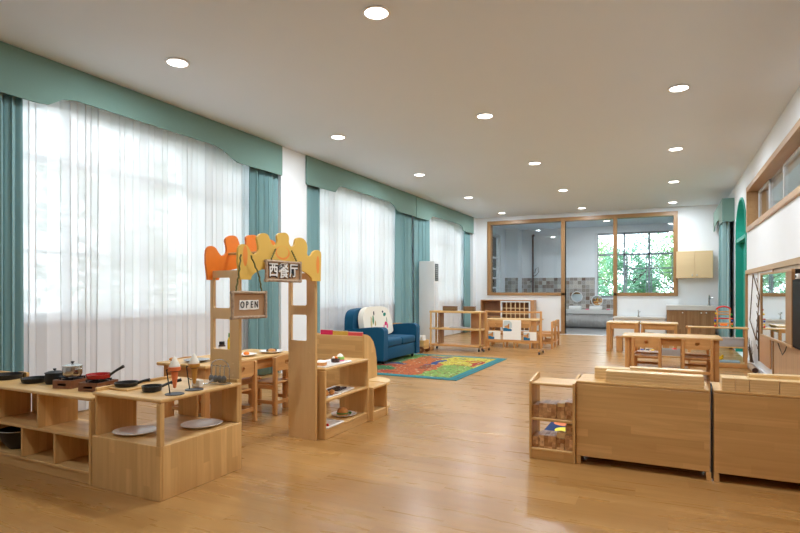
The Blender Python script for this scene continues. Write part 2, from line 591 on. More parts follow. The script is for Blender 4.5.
# corridor beyond the right wall
struct('floor_corridor', B().box(XR + .25, XR + 2.6, YF, 15.4, -.2, 0, 0), 'grey_floor')
struct('wall_corridor', B().box(XR + 2.4, XR + 2.6, YF, 15.4, 0, ZC, 0), plain('cream_wall_paint', (243, 236, 220), .85, var=.01, scale=3))
struct('wall_corridor_end', B().box(XR + .22, XR + 2.4, 15.3, 15.5, 0, ZC, 0), 'white_wall')
struct('ceiling_corridor', B().box(XR + .25, XR + 2.6, YF, 15.4, ZC, ZC + .2, 0), 'ceil')
struct('baseboard_back', B().box(-5.0, -2.6, YB - .015, YB, 0, .08), 'frame_x')

# ---- outer windows of the left wall
for i, (a, b) in enumerate(WIN):
    n = 4
    t = tag(thing('window_%d' % (i + 1), None, None, (0, 0, 0)), kind='structure')
    f = B().box(XL - .17, XL - .10, a, b, WZ0, WZ0 + .06).box(XL - .17, XL - .10, a, b, WZ1 - .06, WZ1)
    for k in range(n + 1):
        y = a + (b - a) * k / n
        f.box(XL - .17, XL - .10, max(a, y - .03), min(b, y + .03), WZ0, WZ1)
    f.box(XL - .17, XL - .10, a, b, 2.42, 2.48)
    f.box(XL - .16, XL - .11, a, b, 1.55, 1.58)
    tag(f.build('window_frame', 'white_alu', t), kind='structure')
    tag(B().box(XL - .14, XL - .134, a + .01, b - .01, WZ0 + .01, WZ1 - .01, 0).build('window_pane', 'glass', t), kind='structure')
    tag(B().box(XL - .1, XL + .06, a - .02, b + .02, WZ0 - .03, WZ0).build('window_sill', 'white_alu', t), kind='structure')

# ---- interior partition window and doorway in the back wall
t = tag(thing('window_5', None, None), kind='structure')
f = B()
for x0, x1, z0, z1 in ((-4.66, 0.22, 3.06, 3.16), (-4.66, -2.5, 1.05, 1.13), (-1.27, 0.22, 1.05, 1.13)):
    f.box(x0, x1, YB - .03, YB + .19, z0, z1)
tag(f.build('window_frame', 'frame_x', t), kind='structure')
f = B()
for x0, x1, z0, z1 in ((-4.66, -4.56, 1.13, 3.06), (0.12, 0.22, 1.13, 3.06), (-2.6, -2.5, 0, 3.06), (-1.28, -1.19, 0, 3.06)):
    f.box(x0, x1, YB - .03, YB + .19, z0, z1)
tag(f.build('window_post', 'frame_z', t), kind='structure')
tag(B().box(-4.57, -2.59, YB + .07, YB + .078, 1.12, 3.07, 0).build('window_pane', 'glass_low', t), kind='structure')
tag(B().box(-1.2, .13, YB + .07, YB + .078, 1.12, 3.07, 0).build('window_pane', 'glass_low', t), kind='structure')
struct('trim_1', B().box(-2.62, -1.18, YB - .06, YB + .2, 0.0, 0.012), 'white_china')

# ---- high interior window of the right wall
t = tag(thing('window_6', None, None), kind='structure')
f = B()
for z0, z1 in ((2.16, 2.24), (2.82, 2.90)):
    f.box(XR - .03, XR + .24, 1.9, 10.78, z0, z1)
for y0, y1 in ((10.68, 10.78), (1.9, 2.0)):
    f.box(XR - .03, XR + .24, y0, y1, 2.24, 2.82)
tag(f.build('window_frame', 'frame_y', t), kind='structure')
f = B()
for k in range(8):
    y0 = 2.0 + k * 1.085
    dx = 0.0 if k % 2 else .03
    for (p0, p1, z0, z1) in ((y0, y0 + 1.10, 2.24, 2.275), (y0, y0 + 1.10, 2.785, 2.82), (y0, y0 + .04, 2.24, 2.82), (y0 + 1.06, y0 + 1.10, 2.24, 2.82)):
        f.box(XR + .13 + dx, XR + .155 + dx, p0, min(p1, 10.68), z0, z1)
tag(f.build('window_sash', 'white_alu', t), kind='structure')
tag(B().box(XR + .14, XR + .146, 2.0, 10.68, 2.25, 2.81, 0).build('window_pane', 'glass_low', t), kind='structure')

# ---- arched doorway, teal lining and transom
t = tag(thing('door_1', None, None), kind='structure')
inn = [(10.99, 0), (12.46, 0), (12.46, 2.2)] + [(11.725 + .735 * math.cos(PI * i / 16), 2.2 + .64 * math.sin(PI * i / 16)) for i in range(1, 16)] + [(10.99, 2.2)]
ou = [(10.95, 0.005), (12.5, 0.005), (12.5, 2.2)] + [(11.725 + .775 * math.cos(PI * i / 16), 2.2 + .68 * math.sin(PI * i / 16)) for i in range(1, 16)] + [(10.95, 2.2)]
pts = [(10.951, 0.006), (10.99, 0.006)] + [(10.99, 2.2)] + [(11.725 - .735 * math.cos(PI * i / 16), 2.2 + .64 * math.sin(PI * i / 16)) for i in range(1, 16)] + [(12.46, 2.2), (12.46, 0.006), (12.499, 0.006), (12.499, 2.2)] + [(11.725 + .774 * math.cos(PI * i / 16), 2.2 + .679 * math.sin(PI * i / 16)) for i in range(1, 16)] + [(10.951, 2.2)]
tag(B().plate(pts, [], 0, XR - .02, XR + .24).build('door_lining', 'teal_paint', t), kind='structure')
tag(B().box(XR - .01, XR + .23, 10.985, 12.465, 2.10, 2.17).build('door_transom', 'teal_paint', t), kind='structure')
tag(B().box(XR + .10, XR + .14, 10.985, 12.465, 0.008, 2.10).build('door_leaf', 'teal_paint', t), kind='structure')

# ---- dado rail and panelling of the right wall
struct('trim_2', B().box(XR - .03, XR, YF, 10.88, 1.46, 1.53), 'frame_y')
struct('trim_3', B().box(XR - .035, XR, 10.8, 10.88, 0.0, 1.46), 'frame_z')
struct('trim_4', B().box(XR - .012, XR, YF, 8.3, 0.0, 1.46), 'panel_tan')
struct('trim_5', B().box(XR - .022, XR - .012, 8.22, 8.29, 0.0, 1.46), 'frame_z')
struct('baseboard_right', B().box(XR - .02, XR, 8.3, 10.8, 0, .07), 'white_alu')

# ---- wash room behind the partition
struct('floor_wash_room', B().box(-5.05, 1.4, YB + .1, 18.7, -.2, 0, 0), 'grey_floor')
struct('ceiling_wash_room', B().box(-5.05, 1.4, YB + .1, 18.9, 3.22, 3.4, 0), 'ceil')
struct('wall_wash_room_back', B().plate(rect(-5.05, 1.4, 0, 3.22), [rect(-2.06, 0.9, 0.96, 3.0)], 1, 18.5, 18.7), 'white_wall')
struct('wall_wash_room_right', B().box(1.2, 1.4, YB + .16, 18.5, 0, 3.22, 0), 'white_wall')
struct('wall_tiles_back', B().plate([(-4.85, 0), (1.2, 0), (1.2, .95), (-2.07, .95), (-2.07, 1.6), (-4.85, 1.6)], [], 1, 18.48, 18.5), 'tiles')
struct('wall_wash_room_left', B().plate(rect(15.46, 18.7, 0, 3.22), [rect(15.7, 17.42, 0.95, 2.95)], 0, -5.05, -4.85), 'white_wall')
struct('pillar_4', B().box(-4.85, -4.43, 17.9, 18.48, 0, 3.22, 0), 'white_wall')
struct('wall_tiles_pier', B().box(-4.85, -4.42, 17.88, 17.9, 0, 1.6, 0), 'tiles')
t = tag(thing('window_7', None, None), kind='structure')
f = B()
for x in (-2.06, -1.26, -.55, .15, .84):
    f.box(x, x + .06, 18.54, 18.60, .96, 3.0)
for z in (.96, 2.28, 2.94):
    f.box(-2.06, .9, 18.54, 18.60, z, z + .06)
tag(f.build('window_frame', 'alu', t), kind='structure')
f = B()
for x0, x1 in ((-1.18, -.58), (-.47, .13)):
    for z in (1.25, 1.5, 1.72):
        f.box(x0, x1, 18.56, 18.58, z, z + .02)
    f.box(x0, x0 + .03, 18.55, 18.59, 1.02, 2.28)
    f.box(x1 - .03, x1, 18.55, 18.59, 1.02, 2.28)
f.box(-1.2, .15, 18.55, 18.59, 1.85, 1.89)
tag(f.build('window_sash', 'alu', t), kind='structure')
tag(B().box(-2.05, .89, 18.565, 18.571, .97, 2.99, 0).build('window_pane', 'glass', t), kind='structure')
tag(B().box(-2.1, -2.02, 18.46, 18.56, .93, 3.02).box(-2.1, .9, 18.46, 18.56, .90, .96).build('window_jamb', 'white_alu', t), kind='structure')
t = tag(thing('window_8', None, None), kind='structure')
f = B()
for y in (15.7, 16.5, 17.36):
    f.box(-5.0, -4.93, y, y + .06, .95, 2.95)
for z in (.95, 1.25, 1.55, 1.85, 2.2, 2.89):
    f.box(-5.0, -4.93, 15.7, 17.42, z, z + .05)
tag(f.build('window_frame', 'white_alu', t), kind='structure')
tag(B().box(-4.97, -4.964, 15.71, 17.41, .96, 2.94, 0).build('window_pane', 'glass', t), kind='structure')

# ---- ground outside
tag(B().box(-60, 40, -40, 19.0, -1.3, -1.2, 0).build('paved_ground', 'bounce_paving'), kind='structure')  # paving made pale to bounce daylight up to the ceiling
tag(B().box(-60, 40, 19.0, 80, -1.3, -1.2, 0).build('lawn_ground', plain('lawn_grass', (96, 140, 70), .9, var=.2, scale=3)), kind='structure')


# ================================================================== CEILING LIGHTS
def lamp_thing(loc, label, first=None):
    if first:
        return dup(first, loc, 0, label)
    t = thing('ceiling_light', label, 'ceiling light', loc, 0, 'ceiling downlights')
    B().lathe([(.088, 0), (.098, -.002), (.104, -.008), (.104, -.012), (.088, -.014), (.088, 0)]).build('trim_ring', 'trim_white', t, 40)
    B().lathe([(0, -.016), (.05, -.015), (.086, -.010), (.086, -.002), (0, -.002)]).build('diffuser', 'lamp', t, 40)
    ld = bpy.data.lights.new('downlight_beam', 'AREA')
    ld.shape = 'DISK'; ld.size = 0.16; ld.energy = LAMP_W; ld.color = LAMP_COL
    ld.spread = PI
    lo = bpy.data.objects.new('downlight_beam', ld); COL.objects.link(lo)
    lo.parent = t; lo.location = (0, 0, -.022)
    return t


rows = [(-4.0, 'nearest the curtains'), (-1.95, 'along the middle'), (0.1, 'towards the right wall')]
first = None
for k, y in enumerate((3.6, 6.3, 9.0, 11.7, 14.45)):
    for x, nm in rows:
        if x == 0.1 and k == 0:
            pass
        lb = 'round recessed ceiling downlight, %s from the front in the row %s' % (ORD[k], nm)
        o = lamp_thing((x, y, ZC), lb, first)
        first = first or o
for x in (-4.0, -1.95, .1):
    for y in (0.9,) if x < 0 and x > -3 else ():
        lamp_thing((x, y, ZC), 'round recessed ceiling downlight behind the viewpoint', first)
for y in (2.5, 4.0, 5.5, 7.0, 8.5, 10.0, 11.5, 13.0):
    lamp_thing((XR + 1.75, y, ZC), 'added unseen downlight on the corridor ceiling brightening the high window', first)  # unseen lamps, added to brighten the panes of the high window
for x in (-1.6,):
    lamp_thing((x, 17.0, 3.22), 'added round downlight on the wash room ceiling behind the glass partition', first)  # added lamp in a room otherwise lit by its window alone


# ================================================================== CURTAINS
def curtain(name, label, cat, x, y0, y1, z0, z1, folds, amp, mat, group=None, flat=0.0, seed=0):
    rnd = random.Random(seed)
    b = B()
    nu, nv = folds * 14, 10
    ph = [rnd.uniform(-1.5, 1.5) for _ in range(folds + 2)]
    am = [rnd.uniform(.3, 1.25) for _ in range(folds + 2)]
    g = []
    for j in range(nv + 1):
        v = j / nv
        row = []
        for i in range(nu + 1):
            u = i / nu
            k = int(u * folds)
            fr = u * folds - k
            a0 = am[k] * (1 - fr) + am[k + 1] * fr
            p0 = ph[k] * (1 - fr) + ph[k + 1] * fr
            a = amp * a0 * (0.8 + 0.3 * (1 - v))
            th = 2 * PI * u * folds + p0 * (1 + .5 * (1 - v))
            sx = math.sin(th)
            yy = y0 + (y1 - y0) * u + (y1 - y0) / folds * .12 * math.sin(2 * th)
            row.append(b.b.verts.new((x + a * sx, yy, z0 + (z1 - z0) * v)))
        g.append(row)
    for j in range(nv):
        for i in range(nu):
            b.b.faces.new((g[j][i], g[j][i + 1], g[j + 1][i + 1], g[j + 1][i]))
    o = b.build(name, mat, None, 180)
    if mat != 'sheer':
        md = o.modifiers.new('cloth_thickness', 'SOLIDIFY')
        md.thickness = 0.004
    return tag(o, label, cat, group)


DX = -5.075
dr = 'teal drapes along the left wall'
curtain('curtain', 'teal drape at the left edge of the photo beside the pans', 'curtain', DX, 2.25, 2.86, .02, 2.95, 6, .06, 'teal', dr, seed=1)
curtain('curtain', 'gathered teal drape behind the restaurant archway signs', 'curtain', DX, 5.76, 6.34, .02, 2.95, 5, .06, 'teal', dr, seed=2)
curtain('curtain', 'narrow teal drape just right of the first white pillar', 'curtain', DX, 7.02, 7.42, .02, 2.95, 3, .06, 'teal', dr, seed=3)
curtain('curtain', 'teal drape behind the sofa, left of the air conditioner', 'curtain', DX, 10.30, 11.04, .02, 2.95, 4, .06, 'teal', dr, seed=4)
curtain('curtain', 'teal drape hanging directly above and behind the air conditioner', 'curtain', DX, 11.07, 11.90, .02, 2.95, 4, .06, 'teal', dr, seed=5)
curtain('curtain', 'farthest teal drape in the back left corner', 'curtain', DX, 14.42, 14.98, .02, 2.95, 3, .05, 'teal', dr, seed=6)
curtain('curtain', 'tall teal drape on the right wall beside the arched doorway', 'curtain', 1.115, 12.88, 15.0, .03, 2.95, 8, .05, 'teal', seed=7)
sg = 'white sheers over the left windows'
curtain('sheer_curtain', 'unseen white sheer curtain added to dim the window behind the viewpoint', 'sheer curtain', XL + .085, -2.7, 1.4, .02, 3.12, 20, .022, 'sheer', sg, seed=18)  # out of view, added to cut the daylight on the foreground
curtain('sheer_curtain', 'wide white sheer curtain behind the play kitchen', 'sheer curtain', XL + .085, 2.55, 6.2, .02, 3.12, 20, .022, 'sheer', sg, seed=8)
curtain('sheer_curtain', 'white sheer curtain behind the blue sofa', 'sheer curtain', XL + .085, 7.02, 10.66, .02, 3.12, 20, .022, 'sheer', sg, seed=9)
curtain('sheer_curtain', 'white sheer curtain behind the wheeled open shelf', 'sheer curtain', XL + .085, 11.34, 14.96, .02, 3.12, 18, .022, 'sheer', sg, seed=10)


def pelmet(label, prof, y0, y1, x=-4.97):
    t = thing('curtain_pelmet', label, 'pelmet', (x, 0, 0), 0, 'sage green pelmets above the left windows')
    pts = [(y0, 3.262), (y1, 3.262)] + prof[::-1]
    B().plate(pts, [], 0, -.02, 0).build('front_panel', 'pelmet', t)
    zb = prof[-1][1]
    B().box(-5.0 - x + .002 if y1 < 6.5 else -.03, -.021, y1 - .02, y1, zb, 3.262).build('end_panel', 'pelmet', t)
    return t


pelmet('long sage pelmet above the large front window', [(1.3, 2.84), (2.95, 2.845), (3.05, 2.86), (3.17, 2.94), (3.30, 2.97), (5.05, 2.97), (5.2, 2.94), (5.36, 2.87), (5.45, 2.84), (6.35, 2.84)], 1.3, 6.35)
pelmet('sage pelmet above the window behind the blue sofa', [(6.94, 2.82), (7.76, 2.83), (7.86, 2.93), (7.95, 2.955), (9.75, 2.955), (9.88, 2.92), (10.14, 2.81), (10.99, 2.81)], 6.94, 10.99)
pelmet('shorter sage pelmet above the farthest window by the back corner', [(11.03, 2.80), (11.75, 2.81), (11.93, 2.92), (12.05, 2.94), (13.85, 2.94), (14.02, 2.91), (14.12, 2.80), (14.99, 2.80)], 11.03, 14.99)
t = thing('curtain_pelmet', 'pale teal pelmet on the right wall beside the arch', 'pelmet', (0.985, 0, 0))
B().plate([(12.84, 2.58), (13.5, 2.58), (13.62, 2.70), (14.2, 2.74), (14.9, 2.70), (15.0, 2.6), (15.24, 2.6), (15.24, 3.05), (12.84, 3.05)], [], 0, 0, .02).build('front_panel', 'pelmet', t)
B().box(.021, .213, 12.84, 12.86, 2.58, 3.05).build('end_panel', 'pelmet', t)
B().box(.021, .213, 12.861, 15.24, 3.03, 3.05).build('top_panel', 'pelmet', t)


# ================================================================== PLAY KITCHEN, front left
# low open shelf along the window (front face y = 2.2)
t = thing('toy_shelf', 'long open pine toy shelf holding pans at the lower left', 'shelf', (-3.98, 2.2, 0))
X0, X1 = -.80, .795
B().box(X0, X1, 0, .35, .515, .535, .006, 2).build('top_board', 'wood_x', t)
B().box(X0 + .018, X1 - .018, 0.004, .30, .275, .293).build('shelf_board', 'wood_x', t)
B().box(X0 + .018, X1 - .018, 0.004, .30, .062, .08).build('bottom_board', 'wood_x', t)
B().box(X0 + .018, X1 - .018, 0.012, .03, .0, .062).build('plinth_board', 'wood_x', t)
for x in (X0, X1 - .018):
    B().box(x, x + .018, 0, .33, 0, .515, .004).build('side_panel', 'wood_z', t)
for x, z0, z1, d in ((.245, .293, .515, .28), (-.3, .293, .515, .28), (.07, .08, .275, .28), (.42, .08, .275, .28), (-.35, .08, .275, .28)):
    B().box(x, x + .016, .006, d, z0, z1).build('divider', 'wood_z', t)
for x0, x1, z0, z1 in ((-.28, .10, .293, .515), (.44, .70, .08, .275), (.09, .32, .08, .275), (-.33, .0, .08, .275)):
    B().box(x0, x1, .2805, .294, z0, z1).build('back_panel', 'wood_z', t)
B().box(-.795, -.62, .31, .35, .5352, .56, .01, 2).build('raised_lip', 'wood_x', t)

# corner unit
t = thing('corner_cabinet', 'pine corner cabinet with open upper shelf holding two plates', 'cabinet', (-3.17, 2.2, 0))
W, D = .59, .66
B().box(0, W, 0, D, .555, .578, .008, 2).build('top_board', 'wood_x', t)
B().box(.0, W, .0, .018, 0, .31, .003).build('front_panel', 'wood_z', t)
B().box(W - .018, W, .0185, D, 0, .31, .003).build('side_panel', 'wood_z', t)
B().box(.018, W - .018, .0185, D - .002, .29, .308).build('shelf_board', 'wood_x', t)
B().box(0, .018, .0185, D * .45, 0, .60, .004).build('side_panel', 'wood_z', t)
B().box(.018, .2, D - .018, D - .002, .31, .555).build('back_panel', 'wood_z', t)
B().box(W - .16, W - .02, D - .02, D, .31, .60, .004).build('back_panel', 'wood_z', t)
B().box(W - .032, W, 0, .032, .31, .555, .003).build('corner_post', 'wood_z', t)
B().box(.0, .014, .305, .60, .5782, .597, .005, 2).build('raised_lip', 'wood_y', t)


# cookware
def fry_pan(label, loc, r, hz, handle=.1, mat='black', rotz=0, hmat='black_plastic', lift=.03, h=.03):
    t = thing('frying_pan', label, 'pan', loc, rotz, 'toy pans on the play kitchen')
    B().lathe([(0, 0), (r * .8, 0), (r * .9, .004), (r, h), (r - .004, h), (r * .87, .007), (0, .005)]).build('pan_body', mat, t, 30)
    if handle:
        B().tube([(r * .93, 0, h * .7), (r + handle * .4, 0, h + lift * .4), (r + handle, 0, h + lift)], [.009, .008, .011], 8).build('handle', hmat, t, 60)
    return t


def stew_pot(label, loc, r, h, mat, lid, rotz=0, cat='pot'):
    t = thing('cooking_pot', label, cat, loc, rotz, 'toy pots on the play kitchen')
    B().lathe([(0, 0), (r * .85, 0), (r * .98, h * .25), (r, h * .6), (r * .95, h), (0, h)]).build('pot_body', mat, t, 30)
    b = B().lathe([(r * 1.0, h), (r * 1.03, h + .004), (r * .6, h + .014), (0, h + .018), ])
    b.build('lid', lid, t, 40)
    B().lathe([(0, h + .034), (.011, h + .032), (.012, h + .026), (.006, h + .02), (0, h + .017)], seg=12).build('lid_knob', 'black_plastic' if mat != 'black' else 'black', t, 40)
    for s in (-1, 1):
        B().tube([(s * r * .96, -.018, h * .75), (s * (r + .018), -.014, h * .78), (s * (r + .018), .014, h * .78), (s * r * .96, .018, h * .75)], .005, 6).build('handle', mat, t, 60)
    return t


ZK, ZC2 = .5355, .5785
fry_pan('shallow black pan at the far left of the shelf', (-4.45, 2.42, ZK), .10, ZK, 0, h=.036)
t = thing('serving_board', 'light wooden board leaning behind the leftmost black pan', 'board', (-4.50, 2.525, ZK))
B().plate(rrect(-.02, .1, 0, .035, .012), [], 1, 0, .02).build('board', 'wood_x', t)
fry_pan('low black dish beside the round black pot on the shelf', (-4.10, 2.41, ZK), .088, ZK, 0, h=.034)
stew_pot('round black lidded pot left of the wooden stoves', (-3.92, 2.44, ZK), .062, .075, 'black', 'black')


def stove(label, loc, rotz, wd=.20, dp=.17, h=.055):
    t = thing('toy_stove', label, 'toy stove', loc, rotz, 'toy wooden stoves')
    b = B().plate(rect(-wd / 2, wd / 2, 0, h), [rrect(-.035, .035, .018, .034, .006)], 1, -dp / 2, -dp / 2 + .012)
    b.build('front_board', 'stove', t)
    B().box(-wd / 2, wd / 2, dp / 2 - .012, dp / 2, 0, h, .002).build('back_board', 'stove', t)
    for s in (-1, 1):
        x = s * (wd / 2 - .006)
        B().plate(rect(-dp / 2 + .0125, dp / 2 - .0125, 0, h), [rrect(-.02, .02, .02, .034, .006)], 0, x - .006, x + .006).build('side_board', 'stove', t)
    B().box(-wd / 2 + .012, wd / 2 - .012, -dp / 2 + .012, dp / 2 - .012, h - .016, h - .004, .001).build('top_board', 'stove', t)
    b = B().lathe([(0, h - .004), (.062, h - .004), (.062, h + .002), (.03, h + .008), (0, h + .008)], seg=20)
    for k in range(4):
        a = PI / 4 + k * PI / 2
        c, s_ = math.cos(a), math.sin(a)
        b.cyl((c * .025, s_ * .025, h + .012), (c * .078, s_ * .078, h + .012), .005, seg=6)
        b.cyl((c * .072, s_ * .072, h - .004), (c * .072, s_ * .072, h + .012), .005, seg=6)
    b.build('burner_grate', 'black', t, 40)
    return t


stove('wooden toy stove under the small steel pot', (-3.69, 2.42, ZK), .2, .15, .18)
stove('wooden toy stove under the red frying pan', (-3.43, 2.43, ZK), .22, .15, .19)
stew_pot('small steel lidded pot on the left wooden stove', (-3.69, 2.42, ZK + .073), .062, .068, 'steel', 'steel')
fry_pan('red toy frying pan with black handle on the right wooden stove', (-3.43, 2.43, ZK + .073), .078, 0, .085, 'red_pan', .5, lift=.05, h=.03)
t = thing('trivet_board', 'thin square wooden board under a black griddle pan', 'board', (-3.065, 2.37, ZC2))
B().box(-.085, .085, -.075, .075, 0, .012, .003).build('board', 'wood_x', t)
t2 = fry_pan('black griddle pan standing on the thin wooden board', (-3.085, 2.375, ZC2 + .0125), .072, 0, .07, 'black', .55, lift=.012, h=.026)
fry_pan('deep black pan with long handle at the cabinet front corner', (-2.85, 2.37, ZC2), .060, 0, .11, 'black', 1.0, lift=.02, h=.036)


def cone_stand(label, loc, cone_mat, lbl2, h=.15):
    t = thing('cone_stand', label, 'stand', loc, .3, 'ice cream stands')
    B().lathe([(0, 0), (.055, 0), (.055, .004), (0, .006)], seg=24).build('base_disc', 'dark_wire', t, 40)
    b = B().tube([(-.03, 0, .004), (-.042, 0, .08), (-.052, 0, h - .005)], .0035, 6)
    b.tube([(-.052 + .0, 0, h - .005), (-.03, .0, h - .008)], .003, 6)
    b.tube([(.0 + .0245 * math.cos(k * PI / 8), .0245 * math.sin(k * PI / 8), h - .012) for k in range(16)], .0025, 6, closed=True)
    b.tube([(-.044, 0, .075), (-.02, 0, .06), (-.013, 0, .068)], .0025, 6)
    b.build('wire_holder', 'dark_wire', t, 60)
    c = thing('toy_ice_cream', lbl2, 'toy ice cream', (loc[0], loc[1], loc[2]), 0, 'toy ice creams in stands')
    B().lathe([(0, h - .115), (.009, h - .11), (.022, h - .013), (.034, h - .008), (.036, h + .012), (.03, h + .014), (0, h + .012)], seg=20).build('cone', cone_mat, c, 40)
    B().lathe([(.0, h + .012), (.031, h + .014), (.032, h + .024), (.024, h + .032), (.025, h + .042), (.016, h + .05), (.015, h + .06), (.006, h + .07), (0, h + .08)], seg=18).build('soft_ice', 'cream', c, 60)


cone_stand('dark wire cone stand nearer the cabinet front edge', (-2.645, 2.36, ZC2), 'cone_orange', 'toy ice cream with an orange cone')
cone_stand('dark wire cone stand nearer the hanging ladles', (-2.655, 2.52, ZC2), 'cone_tan', 'toy ice cream with a tan cone')
t = thing('napkin_stack', 'small white folded napkin stack behind the cone stands', 'napkins', (-2.72, 2.61, ZC2))
B().box(-.035, .035, -.02, .02, 0, .045, .006, 2).build('napkin', 'napkin', t)
# ladle rack
t = thing('utensil_rack', 'small arched wire rack with hanging steel utensils', 'rack', (-2.68, 2.765, ZC2), .1)
arch = [(-.075, 0, 0), (-.075, 0, .1)] + [(-.075 * math.cos(PI * i / 10), 0, .1 + .06 * math.sin(PI * i / 10)) for i in range(1, 10)] + [(.075, 0, .1), (.075, 0, 0)]
b = B().tube(arch, .003, 6).tube([(-.07, -.0, .115), (.07, 0, .115)], .0025, 6)
b.tube([(-.075, -.04, .003), (.075, -.04, .003), (.075, .02, .003), (-.075, .02, .003)], .003, 6, closed=True)
b.build('wire_frame', 'steel', t, 60)
for i, nm in enumerate(('small steel ladle hanging leftmost on the wire rack', 'steel spoon second from the left on the wire rack', 'steel skimmer third from the left on the wire rack', 'steel turner hanging rightmost on the wire rack')):
    x = -.05 + i * .033
    u = thing('toy_utensil', nm, 'utensil', (-2.68 + x, 2.755 + x * .1, ZC2), .1, 'utensils on the wire rack')
    B().tube([(0, .008, .118), (0, -.004, .124), (0, -.008, .11), (0, -.008, .05)], .0028, 6).build('utensil_handle', 'steel', u, 60)
    B().ball((0, -.012, .034), .021, 12, (1.0, .55, 1.15)).build('utensil_bowl', 'dark_steel', u, 60)
t = thing('toy_utensil', 'steel scissor tongs lying at the foot of the wire rack', 'utensil', (-2.70, 2.68, ZC2))
B().tube([(-.02, -.02, .01), (.0, 0, .012), (.03, .02, .03)], .004, 6).tube([(.0, -.03, .01), (.0, 0, .012), (.01, .03, .035)], .004, 6).build('tong_arms', 'steel', t, 60)


def plate_thing(label, loc, r, cat='plate', mat='white_china', sy=1.0, rotz=0, group=None):
    b = B().lathe([(0, .003), (r * .6, .0), (r * .65, .003), (r * .95, .016), (r, .020), (r * .98, .022), (r * .62, .008), (0, .007)], seg=40)
    o = b.build('plate', mat, None, 40, loc, rotz)
    o.scale = (1, sy, 1)
    return tag(o, label, cat, group)


plate_thing('large white plate on the left of the corner cabinet shelf', (-2.98, 2.355, .3085), .135, sy=.86, rotz=.3)
plate_thing('large white plate on the cabinet shelf beside the archway', (-2.745, 2.67, .3085), .132, sy=.9, rotz=1.0)
# wok in the low shelf and a small black pan
t = thing('wok', 'big black wok with pale rim standing in the low left shelf', 'wok', (-4.16, 2.34, .0805))
B().lathe([(0, 0), (.06, 0), (.11, .06), (.125, .13), (.122, .13), (.105, .062), (0, .01)]).build('wok_body', 'black', t, 40)
B().tube([(.125 * math.cos(2 * PI * k / 28), .125 * math.sin(2 * PI * k / 28), .132) for k in range(28)], .003, 6, True).build('rim', 'steel', t, 60)
fry_pan('black toy pan half hidden in the middle lower compartment', (-3.66, 2.38, .0805), .055, 0, 0, h=.07)

# ================================================================== ARCHWAY
t = thing('play_archway', 'tall wooden play archway with orange and yellow crown boards', 'archway', (-2.72, 2.876, 0), -.076)
for y in (0, .772):
    hl = [rrect(-.11, .052, .79, 1.0, .012), rrect(-.11, .052, 1.075, 1.285, .012)]
    for z in (.05, .08, .55, .62, .70):
        hl += [circ(-.125, z, .004, 6), circ(.085, z, .004, 6)]
    o = B().plate(rect(-.14, .14, .0, 1.335), hl, 1, y, y + .022).build('side_panel', 'arch_z', t)
    B().box(.1402, .143, y, y + .022, 0, 1.335, 0).build('edge_band', 'wood_z', o)
    o.location.x = -.03 if y == 0 else .0


CROWN = [(-.475, 0), (-.495, .09), (-.495, .2), (-.475, .23), (-.445, .24), (-.405, .23), (-.375, .19), (-.345, .17), (-.305, .19), (-.295, .22), (-.305, .26), (-.315, .29), (-.285, .32), (-.235, .33), (-.195, .32), (-.175, .28), (-.155, .25), (-.115, .25), (-.095, .28), (-.105, .32), (-.085, .34), (-.035, .35), (.005, .35), (.035, .32), (.025, .28), (.055, .25), (.095, .26), (.105, .3), (.115, .32), (.165, .33), (.215, .32), (.245, .29), (.255, .25), (.245, .21), (.265, .19), (.305, .2), (.325, .23), (.375, .25), (.425, .24), (.435, .2), (.425, 0)]
CROWN = smooth_poly(CROWN[1:-1], 1)[:-2]
CROWN = [(-.475, 0)] + CROWN + [(.425, 0)]
CROWN += [(.345 * math.cos(PI * k / 14) - .03, .10 * math.sin(PI * k / 14)) for k in range(0, 15)]


for x, mt in ((-.165, 'crown_orange'), (.146, 'crown_yellow')):
    o = B().plate([(a * .945 + .005, b_) for a, b_ in CROWN], [], 0, 0, .018).build('crown_board', mt, t)
    o.location = (x, .406, 1.27)
    if mt == 'crown_yellow':
        o['label'] = 'yellow crown board with orange outlines'
    else:
        o['label'] = 'plain orange crown board'
B().cyl((-.147, .15, 1.46), (.146, .15, 1.46), .01, seg=10).build('dowel', 'wood_x', t, 40)
B().cyl((-.147, .66, 1.46), (.146, .66, 1.46), .01, seg=10).build('dowel', 'wood_x', t, 40)


def text_mesh(body, size, off, depth):
    cu = bpy.data.curves.new('lettering', 'FONT')
    cu.body = body
    cu.size = size
    cu.offset = off
    cu.extrude = depth
    cu.align_x = 'CENTER'; cu.align_y = 'CENTER'
    cu.resolution_u = 3
    o = bpy.data.objects.new('lettering', cu)
    COL.objects.link(o)
    me = bpy.data.meshes.new_from_object(o.evaluated_get(bpy.context.evaluated_depsgraph_get()))
    bpy.data.objects.remove(o)
    return me


def lettering(name, body, size, off, depth, mat, parent, loc, sx=1.0, label=None, rz=PI / 2):
    me = text_mesh(body, size, off, depth)
    me.materials.clear()
    me.materials.append(M_[mat])
    o = bpy.data.objects.new(name, me)
    COL.objects.link(o)
    o.parent = parent
    o.location = loc
    o.rotation_euler = (PI / 2, 0, rz)
    o.scale = (sx, 1, 1)
    if label: o['label'] = label
    return o


